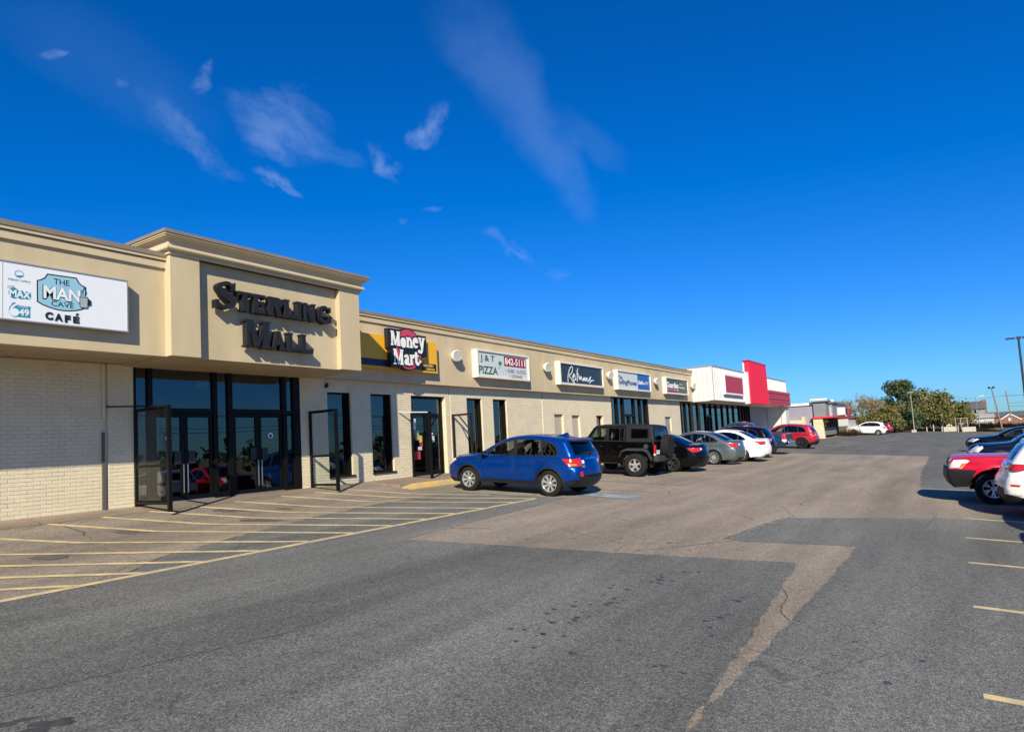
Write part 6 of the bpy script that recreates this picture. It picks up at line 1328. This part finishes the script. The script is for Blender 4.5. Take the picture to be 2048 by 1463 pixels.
# ---- houses
k = 300/165.
M_shing = mat('grey_shingle_wall', (.20, .22, .21), .9, c2=(.27, .26, .235), vscale=.5); M_roof = mat('dark_roof_shingle', (.07, .075, .085), .9, c2=(.10, .10, .11), vscale=.8); M_brickr = mat('red_brick', (.20, .085, .06), .9, c2=(.24, .12, .09), vscale=2)
def gable(name, label, X, y0, y1, depth, z0, ze, zr, mw, mr, end=None):
    """ridge runs along Y"""
    t = thing(name, label, 'house', (X, (y0+y1)/2, z0)); MB().box(X, X+depth, y0, y1, z0-1, ze).build('wall', mw, t)
    mb = MB(); mb.add([(X, y0, ze), (X+depth, y0, ze), (X+depth/2, y0, zr), (X, y1, ze), (X+depth, y1, ze), (X+depth/2, y1, zr)], [(0, 2, 1), (3, 4, 5)]); mb.build('gable', mw, t)
    mb = MB(); o_ = .4
    mb.add([(X-o_, y0-o_, ze-.25), (X+depth/2, y0-o_, zr+.05), (X+depth/2, y1+o_, zr+.05), (X-o_, y1+o_, ze-.25), (X+depth+o_, y0-o_, ze-.25), (X+depth+o_, y1+o_, ze-.25)], [(0, 1, 2, 3), (1, 4, 5, 2)])
    mb.add([(X-o_, y0-o_, ze-.4), (X+depth/2, y0-o_, zr-.12), (X+depth/2, y1+o_, zr-.12), (X-o_, y1+o_, ze-.4), (X+depth+o_, y0-o_, ze-.4), (X+depth+o_, y1+o_, ze-.4)], [(3, 2, 1, 0), (2, 5, 4, 1)]); mb.build('roof', mr, t)
    return t
t = gable('old_house', 'weathered grey two storey house with tall brick chimney behind the scrub', 300, -10.2, 1.2, 8, -1.4, 4.3, 6.9, M_shing, M_roof)
MB().box(303, 304.2, -11.0, -9.6, 2, 7.4).build('chimney', M_brickr, t)
MB().box(299.88, 299.98, -4.6, -2.2, 2.2, 4.1).build('pale_patch', mat('pale_boarding', (.42, .40, .35), .9), t)
for yy in (-7.8, -6.1, -.6): mb = MB(); mb.box(299.9, 299.99, yy, yy+1.0, 2.3, 3.8); w_ = mb.build('window', M_white, t); MB().box(299.86, 299.9, yy+.1, yy+.9, 2.4, 3.7).build('pane', M_dglass, w_)
t = gable('old_shed', 'long low white shed in front of the weathered grey house', 286, -12.0, 4.3, 5, -1.5, .9, 2.0, mat('white_shed_wall', (.55, .55, .53), .9, c2=(.3, .3, .29), vscale=.4), mat('tin_roof', (.30, .29, .28), .7))
t = thing('bungalow', 'dark roofed brick bungalow with white gable trim at the right edge', 'house', (320, -18, -1.8)); X = 320
MB().box(X, X+9, -26, -11.0, -2.2, .6).build('wall', M_brickr, t)
mb = MB(); mb.add([(X-.5, -27, .5), (X+4.5, -25, 2.6), (X+4.5, -12, 2.6), (X-.5, -10.2, .5), (X+9.5, -27, .5), (X+9.5, -10.2, .5)], [(0, 1, 2, 3), (1, 4, 5, 2), (3, 2, 5), (0, 4, 1)]); mb.build('roof', M_roof, t)
mb = MB(); mb.extrude_x([(-21.4, -.5), (-15.4, -.5), (-18.4, 1.45)], X-3, X+2); mb.build('porch_gable', M_brickr, t); MB().box(X-3, X, -21.2, -15.6, -2.2, -.5).build('porch_wall', M_brickr, t)
mb = MB(); mb.bar((X-3.1, -21.9, -.65), (X-3.1, -18.4, 1.62), .3, .3); mb.bar((X-3.1, -14.9, -.65), (X-3.1, -18.4, 1.62), .3, .3); mb.build('gable_trim', M_white, t)
MB().box(X-3.06, X-3.0, -18.9, -17.9, -1.0, .1).build('window', M_white, t)
# ---- poles, lamps and wires
M_wood = mat('weathered_pole', (.17, .135, .11), .95, c2=(.23, .19, .16), vscale=2); M_wire = mat('wire_black', (.02, .02, .02), .6); M_lpost = mat('grey_lamp_post', (.30, .28, .23), .6)
def pole(name, label, base, top, r0, r1, m, cat='pole', group=None):
    t = thing(name, label, cat, base, group); mb = MB(); mb.tube(base, top, r0, r1, 10); mb.build('pole', m, t); return t
t = pole('lamp_post', 'slim beige lamp post with flat head before the dark evergreen', (114, 4.75, far_ground(114, 4.75)), (114.0, 4.83, 5.08), .07, .05, M_lpost, 'lamp post'); mb = MB(); mb.box(113.8, 114.2, 4.45, 5.2, 5.06, 5.2); mb.build('lamp_head', M_lpost, t); MB().box(113.7, 114.3, 4.5, 5.1, -.75, -.35).build('concrete_foot', mat('pale_concrete', (.45, .42, .36), .9, c2=(.38, .35, .3), vscale=2), t)
t = pole('flood_pole', 'leaning wooden pole carrying two floodlights, right of the grey house', (140, -6.95, -1.6), (140, -6.0, 5.75), .13, .09, M_wood); mb = MB(); mb.bar((140, -5.65, 5.8), (140, -6.4, 5.8), .08); mb.build('crossbar', M_wood, t)
for yy in (-5.65, -6.25): mb = MB(); mb.lathe([(0, -.12), (.12, -.12), (.2, .12), (0, .12)], (139.9, yy, 5.9), (-1, 0, -.3), 12); mb.build('floodlight', M_wire, t)
def upole(label, x, yb, yt, zt, arms, g='utility poles', r=.15):
    t = pole('utility_pole', label, (x, yb, far_ground(x, yb)), (x, yt, zt), r, r*.7, M_wood, 'utility pole', g)
    for z, w_ in arms: mb = MB(); mb.bar((x, yt-w_, z), (x, yt+w_, z), .12); mb.build('crossarm', M_wood, t)
    return t
upole('wooden utility pole with crossarms nearest the right edge of the skyline', 210, -12.5, -11.85, 7.3, ((6.0, 1.1), (6.55, .7)))
upole('utility pole rising left of the grey house', 230, -.2, .05, 8.0, ((7.9, .8),)); upole('faint utility pole behind the ridge of the grey house', 330, -3.2, -3.0, 9.3, ((8.3, 1.1),))
t = pole('street_lamp', 'street lamp with long pale arm above the grey house roof', (170, -4.6, -1.4), (170, -4.42, 5.2), .08, .06, M_wood, 'street lamp'); mb = MB(); mb.tube((170, -4.42, 4.9), (170, -5.3, 5.35), .03, .03, 6); mb.build('arm', M_white, t); mb = MB(); mb.box(169.9, 170.1, -5.85, -5.25, 5.32, 5.44); mb.build('lamp_head', M_white, t)
t = pole('parking_lamp', 'tall dark parking lot lamp with twin flat heads at the right edge', (75, -5.62, lot(75, -5.6)), (75, -5.56, 7.85), .11, .085, M_wire, 'lamp post')
mb = MB(); mb.box(74.85, 75.15, -5.75, -5.4, 7.78, 8.0); mb.build('bracket', M_wire, t)
for s_ in (1, -1): mb = MB(); mb.box(74.8, 75.2, *sorted((-5.57+s_*.25, -5.57+s_*.95)), 7.82, 7.95); mb.build('lamp_head', M_wire, t, bevel=.02)
MB().lathe([(0, 0), (.3, 0), (.3, .7), (0, .7)], (75, -5.62, lot(75, -5.6)), (0, 0, 1), 16).build('concrete_foot', MATS['pale_concrete'], t)
def wire(label, a, b, sag, r=.018, g='power lines at the right edge'):
    a = Vector(a); b = Vector(b); P = []
    for i in range(13): u = i/12; q = a+(b-a)*u; q.z -= sag*4*u*(1-u); P.append(q)
    mb = MB()
    for i in range(12): mb.tube(P[i], P[i+1], r, r, 4, cap=False)
    return tag(mb.build('power_line', M_wire), label, 'power line', g)
for lb, a, b, s_ in (('upper near', (210, -12.9, 6.0), (190, -40, 6.6), .6), ('topmost', (210, -10.8, 6.0), (190, -40, 7.4), .7), ('upper of the two lower', (210, -12, 4.2), (190, -40, 4.6), .5), ('lowest', (210, -12, 3.4), (190, -40, 3.9), .5)): wire(lb+' black power line running right from the crossarmed pole', a, b, s_, .03)
wire('black power line strung left from the crossarmed pole to the pole by the grey house', (210, -10.8, 6.0), (230, .7, 7.9), .8, .025)
# ---- fence, barriers and small things at the far kerb
t = thing('chain_link_fence', 'chain link fence with beige posts and top rail behind the concrete barriers', 'fence', (130, 2, -1)); M_fp = mat('beige_fence_post', (.50, .44, .33), .8)
for yy in (4.7, 3.9, 3.1, 2.3, 1.4, .5, -.4, -1.1, -2.0): mb = MB(); mb.tube((130, yy, lot(130, yy)-.1), (130, yy+.04, 1.0), .04, .04, 8); mb.build('post', M_fp, t)
mb = MB(); mb.tube((130, 4.74, .95), (130, -2.0, .97), .03, .03, 6); mb.build('rail', M_fp, t)
mb = MB()
for i in range(60): yy = 4.7-.112*i; mb.tube((130, yy, -.9), (130, yy-.9 if yy > -1 else yy-.2, .93), .004, .004, 3, cap=False); mb.tube((130, yy, .93), (130, yy-.9 if yy > -1 else yy-.2, -.9), .004, .004, 3, cap=False)
mb.build('wire_mesh', M_lpost, t, kind='stuff')
M_conc = MATS['pale_concrete']
for y0, y1, lb in ((1.28, -.42, 'pale concrete barrier block, the left one of the pair'), (-1.12, -2.88, 'pale concrete barrier block, the right one of the pair')):
    mb = MB(); g = lot(124.5, y0)-.02; mb.add([(124.1, y0, g), (124.9, y0, g), (124.7, y0, g+.75), (124.3, y0, g+.75), (124.1, y1, g), (124.9, y1, g), (124.7, y1, g+.75), (124.3, y1, g+.75)], [(0, 1, 2, 3), (7, 6, 5, 4), (0, 4, 5, 1), (1, 5, 6, 2), (2, 6, 7, 3), (3, 7, 4, 0)])
    tag(mb.build('concrete_barrier', M_conc, bevel=.04), lb, 'barrier', 'concrete barriers')
for yy, h_, lb in ((3.55, .75, 'left of the chain link fence middle'), (2.62, 1.15, 'under the fence rail, tallest of the row'), (1.5, .85, 'just left of the left barrier'), (-.62, .85, 'between the two barriers')): 
    mb = MB(); mb.tube((126, yy, lot(126, yy)-.05), (126, yy, lot(126, yy)+h_), .075, .07, 10); tag(mb.build('bollard', M_fp), 'short beige post '+lb, 'bollard', 'short posts at the far kerb')
t = thing('tube_rack', 'white bent tube rack behind the left concrete barrier', 'rack', (127, .6, -1)); mb = MB()
for a, b in (((127, 1.0, -1.05), (127, .8, -.02)), ((127, .8, -.02), (127, .2, .0)), ((127, .2, 0), (127, .1, -1.05)), ((127.3, .7, -1.05), (127, .55, -.02))): mb.tube(a, b, .05, .05, 8)
mb.build('frame', M_white, t)
mb = MB(); mb.box(72.0, 72.6, 12.3, 12.45, -.35, .55); o = tag(mb.build('red_board', M_redt), 'small red board on the walk just past the red crossover', 'sign')
# ---- across the road, behind the camera: seen in the shop windows only
mb = MB()
for i in range(200):
    c = Vector((rf.uniform(-60, 150), -62+rf.gauss(0, 3), -1.9+rf.uniform(.3, 4.4))); leaves(mb, c, 14, 1.5, .55)
o = mb.build('far_wood', L_dk); o['kind'] = 'stuff'
for i, x in enumerate((-8, 28, 64)):
    t = pole('utility_pole', 'wooden utility pole across the road, reflected in the shop windows', (x, -46, -2), (x, -46, 7.2), .15, .1, M_wood, 'utility pole', 'utility poles across the road'); mb = MB(); mb.bar((x, -46.9, 6.6), (x, -45.1, 6.6), .12); mb.build('crossarm', M_wood, t)
for z, yy in ((6.7, -45.2), (6.7, -46.8), (5.2, -46), (4.7, -46)):
    for x in (-44, -8, 28, 64): wire('power line across the road, reflected in the shop windows', (x, yy, z), (x+36, yy, z), .6, .03, 'power lines across the road')
# ------------------------------------------------------------------ clouds: thin high cirrus sheets
def cloud_mat():
    m = bpy.data.materials.new('cirrus'); m.use_nodes = True; nt = m.node_tree; nt.nodes.clear(); L = nt.links; o = nd(nt, 'ShaderNodeOutputMaterial')
    at_ = nd(nt, 'ShaderNodeAttribute', attribute_name='veil'); av = nd(nt, 'ShaderNodeAttribute', attribute_name='drift'); se = nd(nt, 'ShaderNodeSeparateXYZ'); L.new(at_.outputs['Vector'], se.inputs[0])
    n1 = nd(nt, 'ShaderNodeTexNoise'); n1.inputs['Scale'].default_value = 1.0; n1.inputs['Detail'].default_value = 9; n1.inputs['Roughness'].default_value = .62; n1.inputs['Distortion'].default_value = .65; L.new(av.outputs['Vector'], n1.inputs['Vector'])
    def mth(op, a_, b_, cl_=False):
        n = nd(nt, 'ShaderNodeMath', operation=op); n.use_clamp = cl_
        for i, v in enumerate((a_, b_)):
            if isinstance(v, (int, float)): n.inputs[i].default_value = v
            else: L.new(v, n.inputs[i])
        return n.outputs[0]
    uu, tt, soft = se.outputs; th_ = nd(nt, 'ShaderNodeAttribute', attribute_name='thick'); thick = th_.outputs['Fac']
    n2 = nd(nt, 'ShaderNodeTexNoise'); n2.inputs['Scale'].default_value = .9; n2.inputs['Detail'].default_value = 6; n2.inputs['Roughness'].default_value = .6; L.new(av.outputs['Vector'], n2.inputs['Vector']); sc_ = nd(nt, 'ShaderNodeSeparateColor'); L.new(n2.outputs['Color'], sc_.inputs[0])
    amp = mth('SUBTRACT', 1.25, soft)
    u2 = mth('ADD', uu, mth('MULTIPLY', mth('SUBTRACT', sc_.outputs[0], .5), mth('MULTIPLY', amp, 3.6))); t2 = mth('ADD', tt, mth('MULTIPLY', mth('SUBTRACT', sc_.outputs[1], .5), mth('MULTIPLY', amp, 1.2)))
    fu = mth('MAXIMUM', mth('SUBTRACT', 1, mth('MULTIPLY', u2, u2)), 0); ft = mth('MULTIPLY', mth('MINIMUM', t2, mth('SUBTRACT', 1, t2)), 3.0, True); fall = mth('MULTIPLY', mth('MULTIPLY', fu, fu), ft)
    edge = mth('MULTIPLY', mth('MULTIPLY', mth('SUBTRACT', mth('SUBTRACT', 2.3, mth('MULTIPLY', mth('GREATER_THAN', soft, .5), .8)), mth('ABSOLUTE', uu, 0)), 3.0, True), mth('MULTIPLY', mth('MINIMUM', tt, mth('SUBTRACT', 1, tt)), 9.0, True))   # nothing at the rim of the sheet
    det = mth('MULTIPLY', mth('SUBTRACT', n1.outputs['Fac'], mth('SUBTRACT', .36, mth('MULTIPLY', soft, .26))), 3.2, True)
    al = mth('MULTIPLY', mth('MULTIPLY', fall, edge), det)
    mu = nd(nt, 'ShaderNodeMath', operation='MULTIPLY'); mu.use_clamp = True; L.new(al, mu.inputs[0]); L.new(thick, mu.inputs[1])
    t = nd(nt, 'ShaderNodeBsdfTransparent'); d = nd(nt, 'ShaderNodeBsdfDiffuse'); d.inputs[0].default_value = (.36, .50, .72, 1); tl = nd(nt, 'ShaderNodeBsdfTranslucent'); tl.inputs[0].default_value = (.36, .50, .72, 1)
    ad = nd(nt, 'ShaderNodeAddShader'); L.new(d.outputs[0], ad.inputs[0]); L.new(tl.outputs[0], ad.inputs[1]); mx = nd(nt, 'ShaderNodeMixShader'); L.new(mu.outputs[0], mx.inputs[0]); L.new(t.outputs[0], mx.inputs[1]); L.new(ad.outputs[0], mx.inputs[2]); L.new(mx.outputs[0], o.inputs[0])
    return m
M_cir = cloud_mat()
CLAB = ['long broad pale streak of cirrus slanting down from the top edge', 'fainter branch of cirrus right of the broad streak', 'largest fluffy cirrus patch left of the middle', 'bright ragged cirrus tuft left of the broad streak', 'small cirrus tuft with bright foot below the ragged tuft',
        'long wispy strand of cirrus at upper left', 'thin bright tail of cirrus above the portico', 'small upright cirrus wisp above the wispy strand', 'tiny flat cirrus fleck at far upper left', 'tiny cirrus puff right of the far upper left fleck', 'tiny cirrus puff low above the amber sign', 'tiny flat cirrus fleck beside the low puff',
        'low thin cirrus wisp under the broad streak', 'lowest faint cirrus smudge under the broad streak', 'very faint wide cirrus veil at the left edge', 'faint cirrus scraps joining the fluffy patch and the small tuft']
for ci, (den, rows) in enumerate(CL):
    A = spline([r_[0] for r_ in rows], 6); B = spline([r_[1] for r_ in rows], 6); n = len(A); K = 13; Wm = sum((Vector(p)-Vector(q)).length for p, q in rows)/len(rows)*1.6+60; V = []; D = []; Fl = []; Tk = []; run = 0
    for i in range(n):
        a = Vector(A[i]); b = Vector(B[i]); c = (a+b)/2
        if i: run += ((a+b)/2-pc).length
        pc = c; e = min(1, i/(n-1)/.3, (1-i/(n-1))/.3); e = e*e*(3-2*e)
        for j in range(K):
            u = -1+2*j/(K-1); q = c+(b-a)/2*u*(2.6 if ci not in (0, 1, 14) else 1.8); V.append((q.x, q.y, 2500+ci*9)); sf_ = .86 if ci in (0, 1) else (.95 if ci == 14 else .25); D += [u*(2.3 if sf_ < .5 else 1.5), i/(n-1), sf_]; Tk.append(den*(.32 if sf_ > .5 else .48)); w_ = (b-a).length
            Fl.append((run/(Wm*.95)+ci*3.7, u*w_/(Wm*.62), ci*5.1))
    mb = MB(); mb.add(V, [(i*K+j, (i+1)*K+j, (i+1)*K+j+1, i*K+j+1) for i in range(n-1) for j in range(K-1)])
    o = mb.build('cloud', M_cir); me = o.data; me.shade_smooth()
    at_ = me.attributes.new('veil', 'FLOAT_VECTOR', 'POINT'); at_.data.foreach_set('vector', D)
    at_ = me.attributes.new('drift', 'FLOAT_VECTOR', 'POINT'); at_.data.foreach_set('vector', [x for f in Fl for x in f])
    at_ = me.attributes.new('thick', 'FLOAT', 'POINT'); at_.data.foreach_set('value', Tk)
    tag(o, CLAB[ci], 'cloud', 'cirrus clouds')
